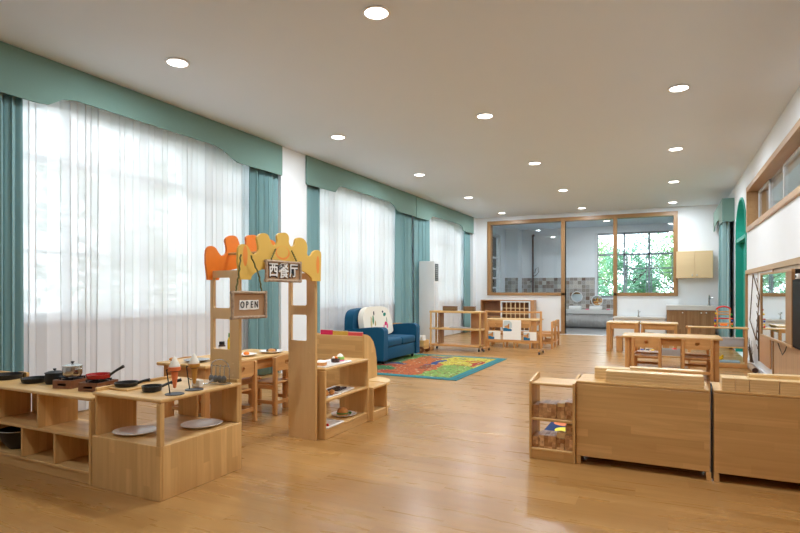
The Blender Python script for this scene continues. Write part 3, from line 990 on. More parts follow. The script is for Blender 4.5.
def sign(name, label, loc, wy, hz, ropes, mat):
    """hanging board facing +x; loc is its middle"""
    t = thing(name, label, 'sign', loc, -.076)
    B().box(-.008, .0, -wy / 2, wy / 2, -hz / 2, hz / 2, .002).build('board', mat, t)
    for z in (-hz / 2, hz / 2):
        B().tube([(.004, -wy / 2 - .012, z), (.005, -wy / 4, z + .002), (.004, wy / 4, z - .002), (.004, wy / 2 + .012, z)], .0105, 8).build('frame_twig', 'twig', t, 60)
    for y in (-wy / 2, wy / 2):
        B().tube([(.006, y, -hz / 2 - .012), (.007, y + .002, 0), (.006, y, hz / 2 + .012)], .0105, 8).build('frame_twig', 'twig', t, 60)
    for p in ropes:
        q = []
        n = 14
        for i in range(n + 1):
            f = i / n
            k = f * (len(p) - 1)
            a = min(int(k), len(p) - 2); f2 = k - a
            v = Vector(p[a]).lerp(Vector(p[a + 1]), f2)
            q.append(v + Vector((0, .004 * math.sin(i * 2.3), .003 * math.cos(i * 2.3))))
        B().tube(q, .0055, 6).build('rope', 'vine', t, 60)
    return t


t = sign('restaurant_sign', 'hanging twig-framed sign with three Chinese characters', (-2.517, 3.225, 1.335), .36, .135,
         [[(.006, -.13, .08), (.006, -.085, .155)], [(.006, .14, .08), (.006, .085, .155)]], 'burlap')
for i, ch in enumerate('西餐厅'):
    y = (-.105, .0, .108)[i]
    lettering('character', ch, .125 if i == 1 else .11, .006, .002, 'ink', t, (.003, y, 0 if i != 1 else -.004), .88)
    lettering('character_face', ch, .125 if i == 1 else .11, .0012, .003, 'letter_white', t, (.006, y - .002, .003 if i != 1 else -.001), .88)
t = sign('open_sign', 'hanging twig-framed sign reading OPEN below the yellow crown', (-2.53, 2.875, 1.10), .30, .165,
         [[(.006, -.12, .09), (.012, -.10, .2), (.02, -.09, .33)], [(.006, .115, .09), (.014, .08, .2), (.02, .0, .33)]], 'burlap')
for i, ch in enumerate('OPEN'):
    y = (-.062, -.02, .022, .064)[i]
    o = B().box(0, .003, -.024, .024, -.032, .032, .001, rot=Matrix.Rotation((-.06, .05, -.04, .06)[i], 4, 'X')).build('letter_card', 'letter_white', t)
    o.location = (.001, y, 0)
    lettering('letter', ch, .062, .001, .001, 'ink', t, (.0055, y, 0), .72)

# ================================================================== FOOD SHELF behind the archway
t = thing('food_shelf', 'pine step shelf with toy food beside the archway', 'shelf', (-2.77, 3.688, 0))
D, W = .31, .715
B().box(0, D, .0, W, .55, .57, .006, 2).build('top_board', 'wood_y', t)
B().box(.004, D - .004, .018, W - .018, .30, .318).build('shelf_board', 'wood_y', t)
B().box(.004, D - .004, .018, W - .018, .062, .08).build('bottom_board', 'wood_y', t)
B().box(D - .022, D - .006, .018, W - .018, .0, .062).build('plinth_board', 'wood_y', t)
for y in (0, W - .018):
    B().box(0, D, y, y + .018, 0, .55, .004).build('side_panel', 'wood_z', t)
t = thing('low_shelf', 'low one-compartment pine shelf joined to the food shelf', 'shelf', (-2.72, 4.405, 0))
B().box(0, .30, .0, .285, .29, .31, .006, 2).build('top_board', 'wood_y', t)
B().box(.004, .296, .016, .269, .062, .08).build('bottom_board', 'wood_y', t)
B().box(.28, .294, .016, .269, 0, .062).build('plinth_board', 'wood_y', t)
for y in (0, .269):
    B().box(0, .30, y, y + .016, 0, .29, .004).build('side_panel', 'wood_z', t)
t = thing('rounded_end_shelf', 'pale quarter-round end shelf at the far end of the low shelf', 'shelf', (-2.672, 4.695, 0))
q = [(0, 0), (.245, 0)] + [(.245 * math.cos(PI / 2 * k / 12), .26 * math.sin(PI / 2 * k / 12)) for k in range(1, 13)]
B().plate(q, [], 2, .285, .315).build('top_board', 'ply_x', t)
B().plate(q, [], 2, .06, .085).build('bottom_board', 'ply_x', t)
B().plate([(a * .93, b_ * .93) for a, b_ in q], [], 2, 0, .06).build('plinth_board', 'ply_x', t)
B().box(0, .016, .0, .25, .085, .285).build('side_panel', 'wood_z', t)

# book rack, its back to the shelf
t = thing('book_rack', 'pine picture book rack with curved sides in front of the sofa', 'book rack', (-2.70, 4.70, 0))
B().box(-.56, .0, 0, .018, .1, .745, .004).build('back_board', 'wood_x', t)
side = [(0, 0), (.27, 0), (.27, .30), (.265, .40), (.255, .50), (.23, .60), (.185, .68), (.12, .735), (.06, .755), (0, .765)]
for x in (-.579, .001):
    B().plate(side, [], 0, x, x + .018).build('side_panel', 'wood_z', t)
for k, (y, z) in enumerate(((.07, .58), (.15, .40), (.23, .22))):
    B().box(-.56, .0, y, y + .015, z - .12, z, .003).build('rack_step', 'wood_x', t)
    B().box(-.56, .0, y - .06, y, z - .12, z - .105, .002).build('rack_step', 'wood_x', t)
for i, (x0, x1, mt, nm) in enumerate(((-.51, -.365, 'pink_book', 'bright pink'), (-.36, -.185, 'tan_book', 'mustard'), (-.18, -.012, 'red_book', 'coral red'))):
    rgb = {'pink_book': (214, 46, 92), 'tan_book': (206, 164, 70), 'red_book': (222, 86, 84)}[mt]
    M_[mt] = patches(mt + '_cover', rgb, [((.06, 0, .2), (.05, None, .06), (240, 236, 220))], .02, 6.0, 0.4)
    u = thing('picture_book', nm + ' picture book showing above the rack back board', 'book', (-2.70 + x0, 4.722, .478), 0, 'picture books in the rack')
    B().box(0, x1 - x0, 0, .012, 0, .302 + (.012 if i == 0 else .006 if i == 1 else 0), .001).build('cover', mt, u)
    B().box(.003, x1 - x0 - .003, .003, .009, .301, .3055 + (.012 if i == 0 else .006 if i == 1 else 0), 0).build('pages', 'paper', u)

# toy food
z1, z2, z3 = .5705, .3185, .0805


def tray(label, loc, lx, ly, rotz=0, cat='tray'):
    b = B().box(-lx / 2, lx / 2, -ly / 2, ly / 2, 0, .006, .002)
    for s in (-1, 1):
        b.box(s * lx / 2 - .004, s * lx / 2 + .004, -ly / 2, ly / 2, 0, .014, .003)
        b.box(-lx / 2, lx / 2, s * ly / 2 - .004, s * ly / 2 + .004, 0, .014, .003)
    return tag(b.build('tray', 'white_china', None, None, loc, rotz), label, cat, 'white toy food trays')


tray('white tray with bread and cakes on the shelf top', (-2.60, 3.93, z1), .22, .42)
tray('long white tray of chocolates on the middle shelf', (-2.61, 4.11, z2), .20, .24, .1)
tray('white tray of small buns on the middle shelf', (-2.56, 3.86, z2), .15, .20)
tray('white rectangular tray with a red dot on the bottom shelf', (-2.575, 3.85, z3), .22, .26)
plate_thing('white plate under the toy burger on the bottom shelf', (-2.60, 4.19, z3), .115)


def single(name, b, mat, label, cat, loc, group=None, sm=40, rotz=0):
    return tag(b.build(name, mat, None, sm, loc, rotz), label, cat, group)


t = thing('toy_bread', 'golden round toy bread at the near end of the shelf top', 'toy bread', (-2.58, 3.80, z1 + .0065), 0, 'toy food')
B().lathe([(0, 0), (.045, 0), (.052, .012), (.05, .026), (0, .028)]).build('bun_base', 'bread', t, 50)
B().lathe([(0, .046), (.025, .042), (.045, .03), (.048, .0275), (0, .0275)]).build('bun_top', 'cream', t, 50)
t = thing('toy_cake', 'dark chocolate toy cake with fruit on the shelf top', 'toy cake', (-2.585, 4.03, z1 + .0065), 0, 'toy food')
B().lathe([(0, 0), (.036, 0), (.038, .03), (0, .031)]).build('cake_base', 'choc', t, 40)
B().ball((.012, 0, .036), .012).ball((-.012, .012, .036), .011).build('fruit_topping', 'orange', t, 60)
B().ball((-.01, -.014, .038), .013).build('cream_topping', 'cream', t, 60)
t = thing('toy_cake', 'green iced toy cake with cream on the shelf top', 'toy cake', (-2.60, 4.13, z1 + .0145), 0, 'toy food')
t.location.z = z1 + .0065
B().lathe([(0, 0), (.038, 0), (.04, .012), (0, .012)]).build('cake_base', 'pink', t, 40)
B().lathe([(0, .012), (.037, .012), (.036, .036), (0, .038)]).build('icing', 'green_icing', t, 40)
B().lathe([(0, .037), (.03, .037), (.022, .052), (.008, .062), (0, .064)]).build('cream_topping', 'cream', t, 60)
for r in range(2):
    for i in range(5):
        single('toy_chocolate', B().box(-.022, .022, -.013, .013, 0, .014, .005, 2), 'choc', '%s dark toy chocolate in the %s row of the long tray' % (ORD[i], ('wall side', 'aisle side')[r]), 'toy chocolate', (-2.64 + r * .065 - i * .004, 4.03 + i * .038, z2 + .0065), 'toy chocolates on the tray')
k = 0
for (dx, dy) in ((-.03, -.06), (.03, -.055), (0, -.01), (.035, .02), (-.035, .03), (.01, .065)):
    single('toy_bun', B().ball((0, 0, .018), .023, 12, (1, 1, .8)), 'bread', 'small golden toy bun, %s from the archway on the middle shelf tray' % ORD[k], 'toy bun', (-2.56 + dx, 3.86 + dy, z2 + .0062), 'toy buns on the tray')
    k += 1
t = thing('toy_burger', 'round toy burger on the white plate in the bottom shelf', 'toy burger', (-2.60, 4.17, z3 + .0085), 0, 'toy food')
B().lathe([(0, 0), (.045, 0), (.05, .008), (.048, .016), (0, .016)]).build('bun_base', 'bread', t, 50)
B().lathe([(0, .016), (.053, .016), (.055, .021), (.052, .026), (0, .026)]).build('lettuce', 'leaf_food', t, 50)
B().lathe([(0, .07), (.025, .065), (.043, .05), (.05, .03), (.048, .026), (0, .026)]).build('bun_top', 'bread', t, 50)
for i, (dx, dy) in enumerate(((.01, .062), (.035, .072), (-.01, .085))):
    single('toy_vegetable', B().ball((0, 0, .011), .013, 10, (1.2, 1, .8)), 'leaf_food', 'dark green toy vegetable %s from the burger on the plate' % ORD[i], 'toy vegetable', (-2.60 + dx, 4.17 + dy, z3 + .0085), 'green vegetables on the plate')
single('toy_tomato', B().ball((0, 0, .011), .012, 10), 'red', 'tiny red toy tomato on the bottom shelf tray', 'toy tomato', (-2.50, 3.78, z3 + .0062), 'toy food')


# ================================================================== CHAIRS AND TABLES
def make_chair(name, label, loc, rotz, group, wx='orange_wood_x', wz='orange_wood_z', wy='orange_wood_y'):
    t = thing(name, label, 'chair', loc, rotz, group)
    for s in (-1, 1):
        B().box(s * .165 - .018, s * .165 + .018, -.165, -.125, 0, .555, .006, 2).build('leg', wz, t)
        B().box(s * .165 - .018, s * .165 + .018, .115, .15, 0, .29, .005).build('leg', wz, t)
        B().box(s * .165 - .012, s * .165 + .012, -.124, .114, .10, .135, .003).build('stretcher', wy, t)
        B().box(s * .165 - .012, s * .165 + .012, -.124, .114, .245, .285, .003).build('seat_rail', wy, t)
    top = [(-.146, .555), (-.146, .435), (-.12, .42), (.12, .42), (.146, .435), (.146, .555)] + [(.146 - .292 * k / 8, .555 + .012 * math.sin(PI * k / 8)) for k in range(1, 8)]
    B().plate(top, [smooth_poly([(-.028, .51), (0, .516), (.028, .51), (.026, .485), (0, .462), (-.026, .485)], 1)], 1, -.155, -.136).build('backrest', wx, t)
    B().box(-.15, .15, -.165 + .042, .155, .286, .304, .006, 2).build('seat', wy, t)
    B().box(-.146, .146, -.152, -.136, .10, .135, .003).build('stretcher', wx, t)
    B().box(-.146, .146, .125, .143, .245, .284, .003).build('stretcher', wx, t)
    return t


def table(name, label, loc, wx, wy, h, group=None, rotz=0, wood_='orange_wood', leg=.055, ov=.04):
    t = thing(name, label, 'table', loc, rotz, group)
    B().box(-wx / 2, wx / 2, -wy / 2, wy / 2, h - .028, h, .008, 2).build('tabletop', 'wood_x' if wx > wy else 'wood_y', t)
    for sx in (-1, 1):
        for sy in (-1, 1):
            x, y = sx * (wx / 2 - ov - leg / 2), sy * (wy / 2 - ov - leg / 2)
            B().box(x - leg / 2, x + leg / 2, y - leg / 2, y + leg / 2, 0, h - .0285, .006).build('leg', wood_ + '_z', t)
    ix, iy = wx / 2 - ov - leg, wy / 2 - ov - leg
    for s in (-1, 1):
        y = s * (wy / 2 - ov - leg / 2)
        B().box(-ix + .001, ix - .001, y - .012, y + .012, h - .125, h - .029, .003).build('apron', wood_ + '_x', t)
        x = s * (wx / 2 - ov - leg / 2)
        B().box(x - .012, x + .012, -iy + .001, iy - .001, h - .125, h - .029, .003).build('apron', wood_ + '_y', t)
    return t


# restaurant table behind the archway
table('dining_table', 'small wooden dining table laid with plates behind the archway', (-3.735, 4.0, 0), .58, 1.22, .57)
ch = make_chair('kids_chair', 'small wooden chair with heart hole at the far side of the dining table', (-3.53, 4.38, 0), PI / 2, 'chairs at the dining table')
dup(ch, (-3.54, 3.77, 0), PI / 2, 'small wooden chair at the dining table, nearest the archway')
dup(ch, (-3.97, 3.80, 0), -PI / 2, 'small wooden chair on the curtain side of the dining table, nearer the kitchen')
dup(ch, (-3.97, 4.36, 0), -PI / 2, 'small wooden chair on the curtain side of the dining table, farther back')
zt = .5705
tg = 'plates on the dining table'
plate_thing('white plate with brown food at the right end of the dining table', (-3.58, 4.40, zt), .12, group=tg)
plate_thing('white plate with orange food in the middle of the dining table', (-3.62, 4.08, zt), .10, group=tg)
plate_thing('dark rimmed tray plate at the near left of the dining table', (-3.72, 3.56, zt), .11, mat='steel', group=tg)
t = thing('toy_food', 'brown toy food on the right plate of the dining table', 'toy food', (-3.58, 4.40, zt + .008), 0, 'toy food on the table')
B().ball((0, 0, .015), .035, 12, (1.3, 1, .5)).build('food_body', 'bread', t, 60)
B().ball((.02, .03, .014), .02, 10).ball((-.03, -.02, .012), .018, 10).build('food_side', 'choc', t, 60)
single('toy_food', B().ball((0, 0, .016), .026, 12, (1.2, 1, .7)), 'orange', 'orange toy food on the middle plate of the dining table', 'toy food', (-3.62, 4.08, zt + .008), 'toy food on the table')
single('toy_food', B().ball((0, 0, .012), .018, 12), 'orange', 'small orange toy fruit at the near end of the dining table', 'toy food', (-3.60, 3.62, zt + .01), 'toy food on the table')
t = thing('toy_roll', 'brown toy bread roll at the table corner by the curtain', 'toy bread', (-3.94, 3.50, zt))
B().ball((0, 0, .016), .03, 12, (1.6, .8, .55)).build('roll', 'bread', t, 60)
t = thing('sauce_jar', 'small dark sauce jar with white label seen through the archway', 'jar', (-3.66, 3.80, zt))
B().lathe([(0, 0), (.03, 0), (.031, .006), (.031, .12), (.022, .135), (0, .135)], seg=16).build('jar_body', 'choc', t, 40)
B().lathe([(.0314, .09), (.0314, .115)], seg=16).build('jar_label', 'paper', t, 40)
B().lathe([(0, .16), (.024, .16), (.025, .1355), (0, .1355)], seg=16).build('lid', 'black_plastic', t, 40)
t = thing('sauce_bottle', 'yellow sauce bottle with green cap seen through the archway', 'bottle', (-3.60, 3.84, zt))
B().lathe([(0, 0), (.022, 0), (.023, .006), (.023, .17), (.012, .2), (0, .2)], seg=16).build('bottle_body', 'yellow', t, 40)
B().lathe([(0, .235), (.014, .235), (.015, .2005), (0, .2005)], seg=16).build('cap', 'green', t, 40)
for i, (x, y) in enumerate(((-3.80, 3.62), (-3.66, 3.66))):
    single('table_fork', B().tube([(0, -.07, .006), (0, 0, .004), (0, .05, .008)], [.004, .003, .009], 6), 'steel', ('steel fork lying at the curtain side of the table end', 'steel fork lying nearest the archway panel on the table')[i], 'fork', (x, y, zt), 'forks on the table', 60, .6)

# ================================================================== SOFA AND RUG
RG = (-3.48, 8.13)
M_['rug'] = patches('rug_print', (186, 172, 70), [
    ((-.75, .35, 0), (.55, 1.1, None), (79, 120, 77)), ((-.75, .85, 0), (.40, .42, None), (96, 135, 72)),
    ((.55, -.65, 0), (.48, .75, None), (120, 151, 77)), ((-.1, -.5, 0), (.46, .85, None), (168, 89, 53)),
    ((-.25, .45, 0), (.24, .65, None), (175, 99, 56)), ((-.62, -.7, 0), (.36, .3, None), (55, 106, 67)),
    ((-.75, -.35, 0), (.45, .10, None), (151, 55, 44)), ((-.55, -.95, 0), (.5, .09, None), (154, 60, 44)),
    ((-.7, -.1, 0), (.40, .09, None), (39, 75, 116)), ((.06, .25, 0), (.06, .42, None), (37, 70, 125)),
    ((-.12, .95, 0), (.2, .1, None), (111, 111, 111)), ((.72, .35, 0), (.05, .3, None), (159, 60, 51)), ((.55, .65, 0), (.14, .07, None), (177, 108, 53)),
    ((.3, .9, 0), (.12, .05, None), (129, 146, 86)), ((.5, .1, 0), (.10, .08, None), (146, 129, 60)), ((.1, -.3, 0), (.1, .2, None), (129, 68, 43)),
], .42, 3.6, 0.95, border=(.82, 1.13, (53, 120, 127)), speck=[(16.0, .64, (129, 63, 44)), (21.0, .66, (51, 72, 55)), (13.0, .68, (194, 184, 146)), (27.0, .70, (34, 37, 44))])
t = thing('play_rug', 'bright printed play rug with teal border beside the sofa', 'rug', (RG[0], RG[1], 0))
B().box(-.97, .97, -1.28, 1.28, .0005, .009, .003).build('pile', 'rug', t)
rnd = random.Random(3)
b = B()
for k in range(26):
    y = -1.18 + k * .093
    b.box(.90, .925, y, y + rnd.uniform(.03, .07), .0088, .0095, 0)
for k in range(18):
    x = -.85 + k * .098
    b.box(x, x + rnd.uniform(.03, .07), -1.245, -1.225, .0088, .0095, 0)
b.build('border_marks', 'ink', t)

t = thing('sofa', 'petrol blue two-seat childrens sofa by the window', 'sofa', (-4.47, 8.42, .0095))
HW = .70
B().box(-.31, .40, -HW + .151, HW - .151, .06, .26, .02, 3).build('base', 'sofa', t, 40)
for s in (-1, 1):
    y0 = s * HW
    pr = [(-.33, .06), (.42, .06), (.425, .52), (.415, .555), (.39, .58), (.35, .59), (.2, .588), (.0, .57), (-.33, .53)]
    b = B().plate(pr, [], 1, min(y0, y0 - s * .15), max(y0, y0 - s * .15))
    es = [e for e in b.b.edges if len(e.link_faces) == 2 and abs(e.calc_face_angle(0)) > 1.2]
    bmesh.ops.bevel(b.b, geom=es, offset=.025, segments=3, affect='EDGES')
    b.build('arm', 'sofa', t, 50)
    B().box(-.165, .415, min(s * .004, s * (HW - .152)), max(s * .004, s * (HW - .152)), .262, .39, .035, 4).build('seat_cushion', 'sofa', t, 40)
bp = [(-HW + .05, .1), (-HW + .03, .66), (-HW + .06, .79), (-HW + .16, .865), (-.2, .885), (.15, .885), (HW - .22, .865), (HW - .10, .78), (HW - .05, .60), (HW - .05, .1)]
b = B().plate(smooth_poly(bp, 2), [], 0, -.33, -.17)
es = [e for e in b.b.edges if len(e.link_faces) == 2 and abs(e.calc_face_angle(0)) > 1.2]
bmesh.ops.bevel(b.b, geom=es, offset=.03, segments=3, affect='EDGES')
b.build('backrest', 'sofa', t, 50)
for x in (-.26, .34):
    for y in (-.56, .56):
        B().cyl((x, y, -.0 if x > 0 else -.009), (x, y, .062), .02, .028, 12).build('foot', 'black_plastic', t, 40)
M_['pillow'] = patches('floral_cushion_print', (236, 230, 216), [
    ((0, -.2, .02), (None, .03, .08), (98, 150, 104)), ((0, -.17, .13), (None, .02, .035), (60, 60, 70)), ((0, -.27, -.02), (None, .03, .10), (206, 188, 140)),
    ((0, -.13, -.04), (None, .018, .05), (190, 160, 110)), ((0, .22, .10), (None, .05, .03), (40, 130, 110)), ((0, .16, .15), (None, .025, .022), (40, 60, 90)),
    ((0, .25, -.06), (None, .055, .035), (214, 60, 110)), ((0, .31, -.1), (None, .035, .05), (226, 110, 140)), ((0, .18, -.1), (None, .025, .03), (224, 120, 150)), ((0, .3, -.0), (None, .012, .05), (80, 120, 80))], .05, 9.0, 0.9)
b = B().plate(smooth_poly([(-.50, -.22), (-.54, 0), (-.53, .12), (-.42, .235), (-.2, .25), (.1, .25), (.32, .22), (.45, .10), (.53, -.12), (.53, -.25), (0, -.255)], 2), [], 0, -.05, .05)
es = [e for e in b.b.edges if len(e.link_faces) == 2 and abs(e.calc_face_angle(0)) > 1.2]
bmesh.ops.bevel(b.b, geom=es, offset=.045, segments=4, affect='EDGES')
o = b.build('back_cushion', 'pillow', None, 60, (-4.555, 8.41, .665))
o.rotation_euler = (0, -.08, 0)
tag(o, 'large cream cushion with flower and bird print on the blue sofa', 'cushion')

# little chair behind the sofa, wooden push cart
dup(ch, (-4.72, 9.66, 0), 0.2, 'small wooden chair whose backrest shows behind the blue sofa', 'spare chairs')
t = thing('push_cart', 'small wooden push cart of papers beside the sofa arm', 'toy cart', (-4.32, 9.72, 0))
B().box(-.15, .15, -.12, .12, .07, .09, .003).build('cart_floor', 'wood_x', t)
for s in (-1, 1):
    B().box(-.15, .15, s * .12 - .007, s * .12 + .007, .09, .24, .003).build('cart_side', 'wood_x', t)
    B().box(s * .15 - .007, s * .15 + .007, -.112, .112, .09, .24, .003).build('cart_end', 'wood_y', t)
for x in (-.1, .1):
    for s in (-1, 1):
        w_ = B().cyl((x, s * .132, .062), (x, s * .158, .062), .062, seg=24).build('wheel', 'stove', t, 40)
        B().cyl((x, s * .158, .062), (x, s * .165, .062), .012, seg=10).build('hub', 'wood_x', w_, 40)
for i, (x, a) in enumerate(((-.09, .1), (-.03, -.12), (.04, .08), (.1, -.05))):
    o = B().box(-.004, .004, -.08, .08, 0, .23, .001, rot=Matrix.Rotation(a, 4, 'Y')).build('booklet', 'paper', None, None, (-4.32 + x, 9.72, .094))
    o.location.z = .097
    tag(o, 'white booklet, %s from the curtain, upright in the wooden push cart' % ORD[i], 'booklet', 'booklets in the push cart')
t = thing('wooden_toy', 'low wooden wheeled toy on the floor left of the shelf', 'toy', (-4.28, 10.12, 0))
B().box(-.14, .06, -.04, .04, .05, .08, .006, 2).build('toy_body', 'orange_wood_x', t)
for x in (-.1, .03):
    for s in (-1, 1):
        B().cyl((x, s * .042, .04), (x, s * .06, .04), .04, seg=18).build('wheel', 'orange_wood_x', t, 40)

# air conditioner
t = thing('air_conditioner', 'tall white floor-standing air conditioner between the drapes', 'air conditioner', (-4.86, 11.22, 0))
B().box(-.14, .24, 0, .22, .02, 1.84, .015, 3).build('cabinet_body', 'white_plastic', t, 40)
B().box(-.145, .245, -.005, .225, 0, .02, .004).build('plinth_base', 'grey_plastic', t)
B().box(.2402, .252, .02, .20, .6, 1.36, .006, 2).build('front_panel', 'white_alu', t)
v = B().box(.2402, .25, .02, .20, 1.40, 1.78, .004).build('air_vent', 'black_plastic', t)
b = B()
for k in range(8):
    b.box(.2502, .258, .03, .19, 1.42 + k * .044, 1.432 + k * .044, .002)
b.build('louvre', 'grey_plastic', v)


# ================================================================== BACK LEFT GROUP
def caster_obj(parent, x, y, r=.03):
    c = B().cyl((x, y, r * 2), (x, y, r * 2 + .02), .014, seg=10).box(x - .012, x + .012, y - .016, y + .016, r * 1.4, r * 2.05, .002).build('caster', 'grey_plastic', parent, 40)
    B().cyl((x - .011, y, r), (x + .011, y, r), r, seg=16).build('wheel', 'caster', c, 40)


t = thing('wheeled_shelf', 'open wooden shelf on casters with two boxes on top', 'shelf', (-3.775, 10.2, 0))
B().box(-.54, .54, 0, .32, .7455, .785, .006, 2).build('top_board', 'wood_x', t)
B().box(-.54, .53, -.002, .31, .41, .4425, .005).build('shelf_board', 'wood_x', t)
B().box(-.50, .53, 0, .32, .085, .125, .005).build('bottom_board', 'orange_wood_x', t)
for x in (-.53, .50):
    B().box(x, x + .03, .0, .035, .082, .745, .004).build('corner_post', 'wood_z', t)
    B().box(x, x + .03, .285, .32, .082, .745, .004).build('corner_post', 'wood_z', t)
for z0, z1_ in ((.126, .409), (.443, .744)):
    B().box(-.36, -.34, .02, .30, z0, z1_).build('divider', 'cab_z', t)
    B().box(.24, .498, .29, .305, z0, z1_).build('back_panel', 'shelf_brown', t)
for x in (-.48, .48):
    for y in (.05, .27):
        caster_obj(t, x, y, .03)
M_['basket'] = fabric('woven_dark_basket', (120, 96, 66), 0.9, 90, 0.5)
for x, wd, nm in ((-3.93, .28, 'wider woven brown box on top of the wheeled shelf'), (-3.52, .22, 'narrower woven brown box on top of the wheeled shelf')):
    u = thing('woven_box', nm, 'box', (x, 10.36, .7855), 0, 'woven boxes on the wheeled shelf')
    B().box(-wd / 2, wd / 2, -.06, .06, 0, .075, .008, 2).build('box_body', 'basket', u, 40)
    B().box(-wd / 2 - .003, wd / 2 + .003, -.063, .063, .0755, .09, .005).build('lid', 'stove', u)
t = thing('glass_tray', 'flat grey tray lying on the middle board of the wheeled shelf', 'tray', (-3.72, 10.36, .443))
B().box(-.2, .2, -.08, .08, 0, .02, .004).build('tray_body', 'grey_plastic', t)

# book cart
t = thing('book_cart', 'wooden book display cart on casters holding three books', 'book cart', (-2.67, 10.42, 0))
for s in (-1, 1):
    B().box(s * .53 - .018, s * .53 + .018, -.02, .02, .06, .80, .005).build('post', 'orange_wood_z', t)
    B().box(s * .53 - .018, s * .53 + .018, -.18, .22, .058, .09, .005).build('foot_bar', 'orange_wood_y', t)
    caster_obj(t, s * .53, -.155, .028)
    caster_obj(t, s * .53, .195, .028)
B().box(-.512, .512, -.014, .014, .765, .795, .004).build('top_rail', 'orange_wood_x', t)
B().box(-.512, .512, -.008, .008, .39, .415, .003).build('middle_rail', 'orange_wood_x', t)
B().box(-.512, .512, -.06, .03, .205, .225, .003).build('ledge', 'orange_wood_x', t)
B().box(-.512, .512, -.06, -.05, .2252, .25, .003).build('ledge_lip', 'orange_wood_x', t)
M_['cover_art'] = patches('storybook_cover_picture', (240, 238, 230), [((0, 0, .10), (.09, None, .09), (196, 206, 206)), ((-.01, 0, .06), (.05, None, .035), (206, 150, 90)), ((.02, 0, .09), (.02, None, .04), (180, 120, 70)), ((-.02, 0, .0), (.12, None, .035), (40, 110, 150))], .09, 14, .4)


def book(label, loc, w_, h, aw, ah, ax, az):
    u = thing('storybook', label, 'book', loc, 0, 'books on the display cart')
    o = B().box(-w_ / 2, w_ / 2, 0, .012, 0, h, .001).build('cover', 'paper', u)
    p = B().box(-aw / 2, aw / 2, -.0012, 0, -.02, ah - .02, 0).build('cover_picture', 'cover_art', o)
    p.location = (ax, 0, az + .02)
    return u


book('tall white picture sheet in the middle of the book cart', (-2.685, 10.395, .2255), .35, .40, .17, .2, -.085, .185)
book('small white storybook on the left of the book cart', (-3.03, 10.395, .2255), .24, .18, .12, .14, -.06, .02)
book('small white storybook on the right of the book cart', (-2.34, 10.395, .2255), .24, .18, .12, .14, -.06, .02)

# table with benches behind the cart
table('craft_table', 'pale wooden table behind the book display cart', (-2.97, 11.65, 0), 1.16, .62, .585, wood_='orange_wood')
cg = 'chairs around the craft table'
dup(ch, (-3.25, 11.42, 0), 0, 'small wooden chair tucked under the craft table at left', cg)
dup(ch, (-2.70, 11.42, 0), 0, 'small wooden chair tucked under the craft table at right', cg)
dup(ch, (-2.27, 11.60, 0), PI / 2, 'small wooden chair at the right end of the craft table, nearer one', cg)
dup(ch, (-2.30, 12.16, 0), PI / 2, 'small wooden chair right of the craft table, farther one', cg)

# lattice cabinet on the back wall
t = thing('lattice_cabinet', 'tan low cabinet with white lattice door against the back wall', 'cabinet', (-4.76, 14.96, 0))
W = 1.5
B().box(0, W, 0, .32, .90, .925, .004).build('top_board', 'shelf_brown', t)
for x in (0, W - .022):
    B().box(x, x + .022, 0, .32, 0, .90, .003).build('side_panel', 'shelf_brown', t)
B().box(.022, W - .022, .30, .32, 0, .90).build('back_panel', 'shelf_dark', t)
B().box(.022, W - .022, .0, .30, .0, .06).build('plinth_board', 'shelf_brown', t)
B().box(.56, .578, .005, .30, .06, .90).build('divider', 'shelf_brown', t)
B().box(.022, .56, .01, .30, .45, .468).build('shelf_board', 'shelf_brown', t)
d = B().plate(rect(.58, 1.40, .06, .895), [rect(.62, 1.36, .10, .86)], 1, -.004, .02).build('lattice_door', 'white_alu', t)
b = B()
for k in range(1, 6):
    x = .62 + .74 * k / 6
    b.box(x - .012, x + .012, .0, .016, .10, .86, 0)
for z in (.25, .40, .55, .70):
    b.box(.62, 1.36, .001, .015, z - .011, z + .011, 0)
b.build('lattice_bar', 'maple', d)
B().box(1.405, 1.478, .0, .02, .06, .895).build('door_stile', 'shelf_brown', t)

# ================================================================== RIGHT OF THE ROOM
# counters, wall cabinet, taps
t = thing('kitchen_counter', 'low white sink counter on the back wall under the window', 'counter', (-.615, 14.96, 0))
B().box(-.62, .56, 0, .31, 0, .47, .004).build('counter_body', 'white_plastic', t)
B().box(-.64, .56, -.03, .31, .475, .53, .006, 2).build('worktop', 'counter', t)
t = thing('base_cabinet', 'brown wood base cabinet with pale worktop beside the teal curtain', 'cabinet', (.56, 14.86, 0))
B().box(-.6, .44, -.02, .42, .715, .83, .006, 2).build('worktop', 'counter', t)
B().box(-.59, .44, .02, .42, .06, .7145, .003).build('carcass', 'cab_z', t)
B().box(-.59, .44, .06, .42, .0, .06, .002).build('plinth_base', 'black_plastic', t)
for i in range(3):
    x0 = -.585 + i * .395
    d = B().box(x0, min(x0 + .39, .44), 0, .0195, .065, .71, .003).build('door', 'cab_z', t)
    B().ball((x0 + (.34 if i == 1 else .34 if i == 0 else .05), -.012, .655), .016, 10).build('knob', 'white_plastic', d, 60)
t = thing('wall_cabinet', 'pale maple two-door cabinet hung on the back wall', 'cabinet', (.575, 15.0, 1.49))
B().box(-.39, .385, .02, .298, 0, .65, .003).build('carcass', 'maple', t)
for s in (-1, 1):
    d = B().box(min(s * .002, s * .388), max(s * .002, s * .388), 0, .0195, .003, .647, .003).build('door', 'maple', t)
    B().ball((s * .05, -.012, .07), .016, 10).build('knob', 'white_plastic', d, 60)


